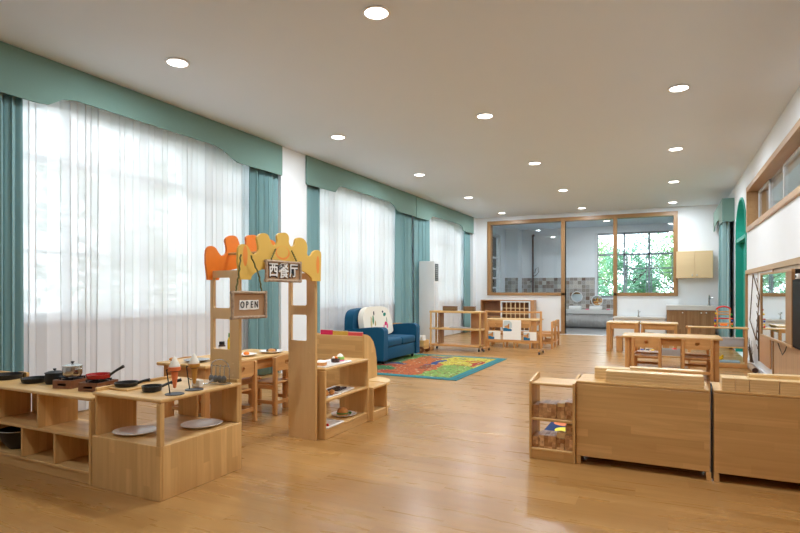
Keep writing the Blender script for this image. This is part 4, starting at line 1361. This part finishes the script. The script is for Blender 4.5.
def tap(label, loc, s=1.0):
    t = thing('tap', label, 'tap', loc, 0, 'taps on the counters')
    B().tube([(0, 0, 0), (0, 0, .12 * s), (0, -.02 * s, .15 * s), (0, -.06 * s, .16 * s), (0, -.10 * s, .145 * s), (0, -.105 * s, .125 * s)], .012 * s, 8).build('spout', 'steel', t, 60)
    B().tube([(0, 0, .10 * s), (.05 * s, 0, .125 * s)], .008 * s, 6).build('tap_lever', 'steel', t, 60)
    B().cyl((0, 0, 0), (0, 0, .015), .028 * s, seg=14).build('tap_base', 'steel', t, 40)


tap('small steel tap on the low white sink counter', (-.67, 15.1, .5305))
tap('tall curved steel tap on the worktop beside the teal curtain', (.88, 15.05, .8305), 1.5)

# front table with two chairs
table('play_table', 'long wooden table with two chairs in front at right', (.03, 8.52, 0), 1.22, .62, .57, leg=.065)
rg = 'chairs at the long right table'
dup(ch, (-.265, 8.30, 0), 0, 'left wooden chair with heart hole tucked under the long table', rg)
dup(ch, (.345, 8.30, 0), 0, 'right wooden chair with heart hole tucked under the long table', rg)
dup(ch, (-.265, 8.83, 0), PI, 'wooden chair on the far side of the long table at left', rg)
dup(ch, (.345, 8.83, 0), PI, 'wooden chair on the far side of the long table at right', rg)
# low toy shelf behind the table
t = thing('toy_rack', 'low wooden toy rack behind the long table', 'rack', (-.0, 9.45, 0))
B().box(-.55, .3, 0, .3, .16, .18, .004).build('top_board', 'wood_x', t)
for x in (-.55, .28):
    B().box(x, x + .02, .01, .29, 0, .16, .003).build('side_panel', 'wood_z', t)
u = thing('toy_bin', 'grey plastic bin of toys seen between the two chairs', 'bin', (.04, 9.58, .1805), 0, 'toy bins')
b = B().box(-.15, .15, -.08, .08, 0, .006, .001)
for s in (-1, 1):
    b.box(-.15, .15, s * .08 - .005, s * .08 + .005, 0, .10, .002)
    b.box(s * .15 - .005, s * .15 + .005, -.08, .08, 0, .10, .002)
b.build('bin_body', 'grey_plastic', u)
single('toy_ball', B().ball((0, 0, .055), .055, 14), 'red', 'red toy ball in the grey bin under the long table', 'toy ball', (.09, 9.58, .187), 'toys in the bins', 60)
single('toy_ball', B().ball((0, 0, .045), .045, 14), 'green', 'green toy ball in the grey bin under the long table', 'toy ball', (-.07, 9.58, .187), 'toys in the bins', 60)
u = thing('toy_tray', 'white tray of small toys behind the left chair', 'tray', (-.34, 9.58, .1805))
B().box(-.17, .17, -.09, .09, 0, .03, .008, 2).build('tray_body', 'white_plastic', u)
for i, (x, cm, nm) in enumerate(((-.12, 'orange', 'orange'), (-.03, 'blue', 'blue'), (.05, 'choc', 'brown'), (.12, 'yellow', 'yellow'))):
    single('toy_block', B().box(-.025, .025, -.025, .025, 0, .05, .006, 2), cm, '%s toy block on the white tray behind the left chair' % nm, 'toy block', (-.34 + x, 9.58, .2108), 'blocks on the white tray')

# far tables
fg = 'pair of small far tables'
table('kids_table', 'left one of two small far tables by the sink counter', (-.80, 11.80, 0), .58, .62, .57, fg, leg=.075, ov=.0)
table('kids_table', 'right one of two small far tables by the sink counter', (-.155, 11.80, 0), .66, .62, .57, fg, leg=.05, ov=.02)


def stool(label, loc):
    t = thing('stool', label, 'stool', loc, 0, 'wooden stools by the far tables')
    B().box(-.15, .15, -.12, .12, .27, .295, .005, 2).build('seat', 'orange_wood_x', t)
    for sx in (-1, 1):
        B().box(sx * .085 - .055, sx * .085 + .055, -.10, -.075, 0, .2695, .004).build('leg', 'orange_wood_z', t)
        B().box(sx * .085 - .055, sx * .085 + .055, .075, .10, 0, .2695, .004).build('leg', 'orange_wood_z', t)


stool('low wooden stool under the left far table', (-.77, 11.62, 0))
stool('low wooden stool under the right far table', (-.12, 11.62, 0))
single('toy_ball', B().ball((0, 0, .03), .03, 12), 'red', 'small red toy on the stool under the right far table', 'toy ball', (-.12, 11.60, .2955), None, 60)

# rail stand with bins and bead toy
t = thing('rail_stand', 'wooden rail stand with base board by the arched doorway', 'stand', (.69, 9.86, 0))
B().box(-.40, .41, -.02, .30, .0, .055, .004).build('base_board', 'orange_wood_x', t)
B().box(-.40, .41, .0, .30, .056, .07, .003).build('base_shelf', 'wood_x', t)
for x in (-.385, .385):
    B().box(x - .018, x + .018, .02, .055, .0705, .60, .004).build('post', 'orange_wood_z', t)
    B().box(x - .018, x + .018, .23, .265, .0705, .585, .004).build('post', 'orange_wood_z', t)
B().box(-.42, .42, .0, .28, .60, .618, .005, 2).build('top_board', 'wood_x', t)
B().ball((-.42, .01, .615), .02, 10).build('end_knob', 'orange_wood_x', t, 60)
B().box(-.367, .367, .04, .25, .30, .318, .003).build('middle_board', 'wood_x', t)
u = thing('toy_bin', 'pale grey bin hanging in the rail stand', 'bin', (.89, 10.0, .3185), 0, 'toy bins')
B().box(-.16, .16, -.075, .075, 0, .13, .012, 2).build('bin_body', 'grey_plastic', u, 40)
B().box(-.165, .165, -.08, .08, .1302, .14, .003).build('bin_rim', 'white_plastic', u)
u = thing('toy_tray', 'shallow pale blue tray on the base of the rail stand', 'tray', (.80, 9.98, .0705))
B().box(-.2, .2, -.08, .08, 0, .03, .008, 2).build('tray_body', plain('pale_blue_plastic', (150, 180, 200), .4), u)
single('toy_duck', B().ball((0, 0, .03), .035, 12, (1.3, 1, .85)).ball((.03, 0, .065), .02, 10), 'yellow', 'yellow toy on the pale blue tray of the rail stand', 'toy', (.74, 9.98, .101), None, 60)
t = thing('bead_toy', 'wooden bead maze toy with red arched top on the rail stand', 'bead toy', (.785, 9.99, .6185))
for s in (-1, 1):
    B().box(s * .085 - .01, s * .085 + .01, -.012, .012, .0, .28, .003).build('upright', 'orange_wood_z', t)
    B().box(s * .085 - .014, s * .085 + .014, -.05, .05, 0, .018, .003).build('foot', 'orange_wood_y', t)
for z in (.20, .24, .06):
    B().box(-.0745, .0745, -.008, .008, z - .01, z + .01, .002).build('crossbar', 'orange_wood_x', t)
B().tube([(-.10, 0, .27), (-.08, 0, .30), (-.04, 0, .318), (0, 0, .323), (.04, 0, .318), (.08, 0, .30), (.10, 0, .27)], .012, 8).build('arched_top', 'red', t, 60)
B().cyl((-.13, 0, .135), (.13, 0, .135), .01, seg=10).build('red_bar', 'red', t, 60)
for i, (x, z, cm) in enumerate(((-.115, .10, 'blue'), (-.115, .05, 'yellow'), (.115, .05, 'orange'), (.115, .10, 'blue'), (.105, .20, 'green'), (-.105, .21, 'yellow'), (.115, .017, 'green'), (-.115, .017, 'red'))):
    B().ball((x, -.0, z), .017, 10).build('bead', cm, t, 60)
B().box(-.05, .05, -.03, .03, .019, .05, .008, 2).build('bead_tray', 'orange', t)

# small shelf, front right
t = thing('block_shelf', 'small open pine shelf filled with carved blocks at front right', 'shelf', (-.89, 3.93, 0))
W, D = .314, .28
B().box(.016, W - .016, .0, D, .525, .542, .004).build('top_board', 'wood_x', t)
for x in (0, W - .016):
    B().plate([(0, 0), (D + .01, 0), (D + .01, .575), (D - .01, .582), (.0, .552)], [], 0, x, x + .016).build('side_panel', 'wood_z', t)
for z in (.275, .062):
    B().box(.016, W - .016, .002, D, z, z + .018, .003).build('shelf_board', 'wood_x', t)
B().box(.016, W - .016, .01, .026, .0, .062, .002).build('plinth_board', 'wood_x', t)
bl = [(.018, .042, .085, 0), (.062, .122, .10, 0), (.186, .055, .085, 1), (.243, .052, .12, 1)]
nmb = ['narrow block', 'wide carved block', 'half block', 'tall carved block']
for lv, z in ((0, .2935), (1, .0805)):
    for i, (x, wd, h, k2) in enumerate(bl):
        y = .03 if lv == 0 else .02
        o = B().box(0, wd, 0, .16, 0, h * (1 if lv == 0 else .9), .003).build('carved_block', 'block', None, None, (-.89 + x, 3.93 + y, z))
        tag(o, '%s on the %s board of the small block shelf' % (nmb[i], ('middle', 'bottom')[lv]), 'block', 'carved blocks in the small shelf')
o = B().box(0, .052, 0, .16, 0, .025, .003).build('carved_block', 'ply_x', None, None, (-.70, 3.96, .3789))
tag(o, 'thin pale block lying on top of the middle board blocks', 'block', 'carved blocks in the small shelf')
b = B().plate([(0, 0), (.07, 0), (.07, .05), (0, .05)], [circ(.035, .025, .016, 14)], 2, 0, .04)
o = b.build('ring_block', 'ply_x', None, None, (-.705, 3.97, .1575))
tag(o, 'pale block with round hole on the bottom blocks', 'block', 'carved blocks in the small shelf')
o = B().box(0, .05, 0, .1, 0, .075, .003).build('carved_block', 'block', None, None, (-.646, 3.97, .18))
o.location.z = .0805 + .11 * .9 + .0005
tag(o, 'dark grained block stacked highest on the bottom board at right', 'block', 'carved blocks in the small shelf')
M_['mat'] = patches('navy_mat_print', (26, 52, 98), [((.16, .44, 0), (.13, .09, None), (226, 130, 84)), ((.15, .21, 0), (.07, .10, None), (226, 216, 80))], 0, 1, .8)
t = thing('floor_mat', 'navy floor mat with orange and yellow shapes behind the block shelf', 'mat', (-.95, 4.60, 0))
B().box(0, .9, 0, .56, .0005, .010, .003).build('pile', 'mat', t)


# two big storage cabinets, backs to the camera
def toy_cabinet(label, x0, x1):
    t = thing('toy_cabinet', label, 'cabinet', (x0, 3.96, 0), 0, 'big storage cabinets at front right')
    W = x1 - x0
    B().box(.0, W, .0, .018, .055, .553, .003).build('back_panel', 'wood_x', t)
    B().box(.0, W, .0, .36, .5535, .572, .005, 2).build('top_board', 'wood_x', t)
    for x in (0, W - .018):
        B().box(x, x + .018, .0185, .36, .0, .553, .003).build('side_panel', 'wood_z', t)
        B().box(x, x + .03, .0, .018, .0, .0545, .002).build('leg', 'wood_z', t)
    B().box(.031, W - .031, .335, .353, 0, .0545, .002).build('plinth_board', 'wood_x', t)  # added strip at the far side, blocks light under the cabinet
    for z in (.056, .30):
        B().box(.0185, W - .0185, .0185, .355, z, z + .018, .002).build('shelf_board', 'wood_x', t)
    return t


toy_cabinet('big pine cabinet back stacked with long planks, left of the pair', -.572, .236)
toy_cabinet('big pine cabinet back at the right edge, stacked with unit blocks', .258, 1.06)
# a thin bent cable runs between the cabinets
t = thing('cable', 'black cable hanging in the gap between the two cabinets', 'cable', (.247, 3.985, 0))
B().tube([(-.001, .05, .60), (-.0, .0, .59), (.0, -.02, .54), (.0, -.02, .3), (.0, -.02, .02)], .006, 8).build('cable_run', 'black_plastic', t, 60)

ZP = .5725
pg = 'long planks stacked on the left cabinet'
for i in range(4):
    o = B().box(0, .59 + (0 if i != 3 else -.004), 0, .10, 0, .019, .002).build('long_plank', 'ply_x', None, None, (-.385 + (.003 if i % 2 else 0), 3.975, ZP + i * .0195))
    tag(o, 'long pale plank, %s from the bottom of the front stack' % ORD[i], 'plank', pg)
for i in range(4):
    o = B().box(0, .5, 0, .10, 0, .019, .002).build('long_plank', 'ply_x', None, None, (-.47, 4.115, ZP + i * .0195))
    o.rotation_euler = (0, 0, .03 * (i - 1.5))
    tag(o, 'long pale plank, %s from the bottom of the rear stack reaching farther left' % ORD[i], 'plank', pg)
o = B().box(0, .45, 0, .08, 0, .012, .002).build('thin_plank', 'ply_x', None, None, (-.24, 4.13, ZP + .0785))
tag(o, 'thin pale plank lying on top of the rear stack', 'plank', pg)
ug = 'unit blocks stacked on the right cabinet'
colx = [(.302, .374), (.376, .448), (.451, .602), (.605, .755), (.758, .908)]
cnm = ['leftmost narrow', 'second narrow', 'first wide', 'second wide', 'rightmost wide']
for c, (a, e) in enumerate(colx):
    for i in range(5):
        o = B().box(0, e - a, 0, .15, 0, .0155, .0015).build('unit_block', 'ply_x', None, None, (a, 3.972, ZP + i * .016))
        tag(o, 'pale unit block, %s from the bottom of the %s stack' % (ORD[i], cnm[c]), 'block', ug)
ZT = ZP + 5 * .016 + .0005
o = B().plate([(0, 0), (.10, 0)] + [(.10 + .25 * (k / 12), .012 * math.sin(PI * k / 12)) for k in range(1, 12)] + [(.35, 0), (.45, 0), (.45, .06)] + [(.45 - .35 * k / 10, .06 + .03 * math.sin(PI * k / 10)) for k in range(1, 10)] + [(.10, .06), (.0, .055)], [], 2, 0, .02).build('curved_block', 'ply_x', None, None, (.455, 4.06, ZT))
tag(o, 'pale curved block lying on top of the unit block stacks', 'block', ug)

# ================================================================== RIGHT WALL DECORATIONS
t = thing('wall_mirror', 'wood framed mirror hung on the right wall', 'mirror', (1.075, 7.42, .62), .033)
L, H = .82, .79
B().box(.03, .072, -L, L, .0, H, .003).build('backing', 'black_plastic', t)
for z0, z1_ in ((0, .03), (H - .025, H)):
    B().box(-.002, .029, -L, L, z0, z1_, .003).build('frame_rail', 'frame_y', t)
for y0, y1 in ((-L, -L + .26), (L - .06, L)):
    B().box(-.002, .029, y0, y1, .0305, H - .0255, .003).build('frame_stile', 'frame_z', t)
B().box(.008, .028, -L + .26, L - .06, .03, H - .025, 0).build('mirror_glass', 'mirror', t)
t = thing('hanging_cord', 'thin black looped cord hanging below the mirror', 'cord', (1.165, 7.5, .60))
B().tube([(0, .33, .0), (0, .15, -.08), (0, 0, -.135), (0, -.15, -.08), (0, -.29, .01)], .005, 6).build('cord_loop', 'black_plastic', t, 60)
t = thing('wall_screen', 'black television screen at the right edge of the photo', 'television', (1.10, 5.6, .64))
B().box(.0, .06, -.95, .95, 0, .66, .002, 1).build('screen_body', 'matte_black', t, 40)
B().box(-.003, -.0002, -.93, .93, .02, .64, 0).build('screen_panel', 'screen', t)
B().box(.061, .086, -.3, .3, .2, .45, .003).build('wall_bracket', 'grey_plastic', t)
t = thing('wall_camera', 'small white bracket device above the black screen', 'camera', (1.115, 6.35, 1.305))
B().box(-.02, .07, -.06, .06, .0, .05, .008, 2).build('camera_body', 'white_plastic', t, 40)
B().cyl((-.02, 0, .025), (-.028, 0, .025), .014, seg=14).build('camera_lens', 'black_plastic', t, 40)
# diamond of twigs
t = thing('twig_diamond', 'diamond frame of dark twigs on the white wall panel', 'twig frame', (1.175, 9.75, 0))
P = [(.0, .22, 1.44), (.0, .58, .72), (.0, -.10, .46), (.0, -.42, 1.12)]
for i in range(4):
    B().tube([P[i], P[(i + 1) % 4]], .007, 8).build('twig', 'dark_twig', t, 60)
for i, (y0, y1, z0, z1_, nm) in enumerate(((8.55, 9.15, .88, 1.36, 'upper tan bark panel beside the mirror'), (8.45, 9.34, .18, .84, 'lower tan bark panel beside the mirror'))):
    u = thing('bark_panel', nm, 'wood panel', (1.178, 0, 0), 0, 'tan bark panels')
    B().box(0, .018, y0, y1, z0, z1_, .004).build('panel_face', 'shelf_brown', u)
    B().tube([(.0, y1 + .01, z0), (-.004, y1 + .02, (z0 + z1_) / 2), (0, y1 + .01, z1_)], .016, 8).build('bark_edge', 'dark_twig', u, 60)
t = thing('wood_slice', 'round wooden slice on the wall beside the mirror top', 'wood slice', (1.17, 8.62, 1.28))
B().cyl((-.012, 0, 0), (.006, 0, 0), .07, seg=20).build('slice_face', 'shelf_brown', t, 40)
t = thing('stick_garland', 'string of small twigs hanging beside the tan panels', 'twig string', (1.160, 9.40, 0))
for k in range(9):
    z = .35 + k * .12
    B().tube([(0, -.03 + .02 * (k % 2), z), (-.006, .03, z + .06)], .0045, 6).build('twig', 'dark_twig', t, 60)
B().tube([(.008, 0, .3), (.008, 0, 1.45)], .004, 6).build('string', 'twig', t, 60)
t = thing('twig_bundle', 'bundle of dried brown twigs at the foot of the wall', 'twig bundle', (1.14, 9.80, .08))
rnd = random.Random(5)
for k in range(14):
    a, c = rnd.uniform(-.35, .25), rnd.uniform(.22, .42)
    B().tube([(rnd.uniform(-.02, .02), rnd.uniform(-.06, .06), .03), (-.02, a * .5, c * .6), (-.01 - rnd.uniform(0, .03), a, c)], [.007, .005, .002], 5).build('twig', 'dark_twig', t, 60)
t = thing('log_piece', 'short pale log lying below the twig bundle', 'log', (1.125, 9.60, .0))
B().cyl((0, -.26, .042), (0, .30, .042), .042, seg=16).build('log_body', 'twig', t, 40)
B().cyl((0, -.2625, .042), (0, -.2605, .042), .036, seg=16).build('cut_end', 'choc', t, 40)

# ================================================================== WASH ROOM
t = thing('wash_trough', 'long grey wash trough with pleated skirt in the wash room', 'wash trough', (-2.6, 17.92, 0))
B().box(-1.0, 1.6, 0, .555, .46, .58, .008, 2).build('trough_top', 'counter', t)
b = B()
n = 260
g = [[b.b.verts.new((-.98 + 2.56 * i / n, .04 + .015 * math.sin(i * 1.3), z)) for i in range(n + 1)] for z in (.05, .458)]
for i in range(n):
    b.b.faces.new((g[0][i], g[0][i + 1], g[1][i + 1], g[1][i]))
o = b.build('pleated_skirt', 'skirt', t, 180)
md = o.modifiers.new('cloth_thickness', 'SOLIDIFY'); md.thickness = .003
B().box(-.98, 1.58, .2, .5, 0, .458, .004).build('trough_base', 'grey_plastic', t)
for i, x in enumerate((-2.64, -2.02)):
    nm = ('left', 'right')[i]
    u = thing('wash_basin', '%s white wash basin on the trough' % nm, 'basin', (x, 18.1, .5805), 0, 'white wash basins')
    B().box(-.19, .19, -.12, .14, 0, .12, .03, 3).build('basin_body', 'white_china', u, 40)
    B().box(-.15, .15, -.09, .11, .1202, .124, .001).build('basin_bowl', 'grey_plastic', u)
    u = thing('round_mirror', 'round mirror above the %s wash basin' % nm, 'mirror', (x, 18.44, (.98, .86)[i]), 0, 'round wash room mirrors')
    B().cyl((0, 0, 0), (0, .02, 0), .16, seg=32).build('mirror_glass', 'mirror', u, 40)
    B().tube([(.165 * math.cos(2 * PI * k / 32), .005, .165 * math.sin(2 * PI * k / 32)) for k in range(32)], .014, 8, True).build('frame_ring', 'white_plastic', u, 60)
    o = B().box(-.05, .05, -.035, .035, 0, .03, .01, 2).build('soap_dish', 'pink', None, 40, (x + .36, 18.1, .5805))
    tag(o, 'pink soap dish right of the %s wash basin' % nm, 'soap dish', 'pink soap dishes')
t = thing('water_pipe', 'brown upright water pipe with valves on the wash room wall', 'pipe', (-4.05, 18.42, 0))
B().tube([(0, 0, .6), (0, 0, 3.0)], .03, 10).build('riser_pipe', 'pipe', t, 60)
B().tube([(0, -.01, 2.98), (0, -.03, 3.0), (.06, -.03, 3.02)], .04, 8).build('elbow', 'pipe', t, 60)
B().tube([(.03, 0, 1.65), (.12, -.02, 1.7), (.2, -.02, 1.8), (.18, -.02, 1.95), (.1, -.02, 1.9), (.06, 0, 1.75)], .012, 6).build('valve_loop', 'steel', t, 60)
B().tube([(-.03, 0, 1.5), (-.1, -.02, 1.45)], .015, 6).build('valve', 'black_plastic', t, 60)


# ================================================================== TREES OUTSIDE
def tree(label, loc, h, rad, mat, seed, n=2600, leaf=.10):
    rnd = random.Random(seed)
    t = thing('tree', label, 'tree', loc, rnd.uniform(0, 6), 'trees outside the windows')
    b = B().tube([(0, 0, 0), (.05, .02, h * .3), (-.03, .04, h * .6), (.02, 0, h * .9)], [.14, .11, .07, .03], 8)
    for k in range(7):
        a = rnd.uniform(0, 2 * PI); z = h * rnd.uniform(.3, .7)
        b.tube([(0, 0, z), (math.cos(a) * rad * .4, math.sin(a) * rad * .4, z + rad * .3), (math.cos(a) * rad * .8, math.sin(a) * rad * .8, z + rad * .5)], [.05, .03, .012], 6)
    b.build('trunk', 'trunk', t, 60)
    b = B()
    cl = []
    for k in range(26):
        a = rnd.uniform(0, 2 * PI); q = rnd.random() ** .5; z = rnd.uniform(.12, 1.0)
        rr = rad * q * (1.0 - abs(z - .45) * .9)
        cl.append((math.cos(a) * rr, math.sin(a) * rr, h * z, rad * rnd.uniform(.25, .45)))
    for k in range(n):
        cx, cy, cz, cr = rnd.choice(cl)
        d = Vector((rnd.gauss(0, 1), rnd.gauss(0, 1), rnd.gauss(0, 1))).normalized() * cr * rnd.uniform(.6, 1.05)
        p = Vector((cx, cy, cz)) + d
        nrm = (d.normalized() + Vector((rnd.gauss(0, .6), rnd.gauss(0, .6), rnd.gauss(0, .6) + .5))).normalized()
        u = nrm.orthogonal().normalized(); v_ = nrm.cross(u)
        an = rnd.uniform(0, PI); u, v_ = u * math.cos(an) + v_ * math.sin(an), v_ * math.cos(an) - u * math.sin(an)
        L = leaf * rnd.uniform(.7, 1.3)
        b.b.faces.new([b.b.verts.new(p - u * L), b.b.verts.new(p + v_ * L * .45), b.b.verts.new(p + u * L), b.b.verts.new(p - v_ * L * .45)])
    b.build('crown', mat, t)
    return t


tl = [('bushy tree outside the wash room window, leftmost', (-3.3, 28.5), 3.7, 1.7, 'leaf_a'), ('tree outside the wash room window behind its middle mullion', (-1.5, 24.2), 3.2, 1.5, 'leaf_b'),
      ('tallest tree outside the wash room window at right', (.9, 27.8), 4.7, 1.7, 'leaf_a'), ('tree outside the window at the far right edge of the glass', (3.4, 24.2), 4.4, 1.6, 'leaf_b'),
      ('low bush between the trees outside the wash room window', (.5, 22.2), 2.6, 1.2, 'leaf_a'), ('low bush under the left part of the wash room window', (-2.9, 21.4), 2.4, 1.1, 'leaf_b'),
      ('shaded tree behind the sheer curtain of the front window, nearer the viewer', (-12.0, 5.0), 5.6, 2.4, 'leaf_b'), ('tree behind the sheer curtain of the front window, farther away', (-13.0, 9.5), 4.8, 2.2, 'leaf_a'),
      ('tree behind the sheer curtain near the blue sofa', (-12.5, 15.0), 4.6, 2.2, 'leaf_b'), ('tree behind the farthest sheer curtain', (-13.0, 22.0), 4.6, 2.2, 'leaf_a')]
for i, (lb, (x, y), h, r, mt) in enumerate(tl):
    tree(lb, (x, y, -1.2), h + 1.2 - .2, r, mt, 20 + i, 8000 if i < 4 else 5000 if i < 6 else 2400, .075 if i < 6 else .16)
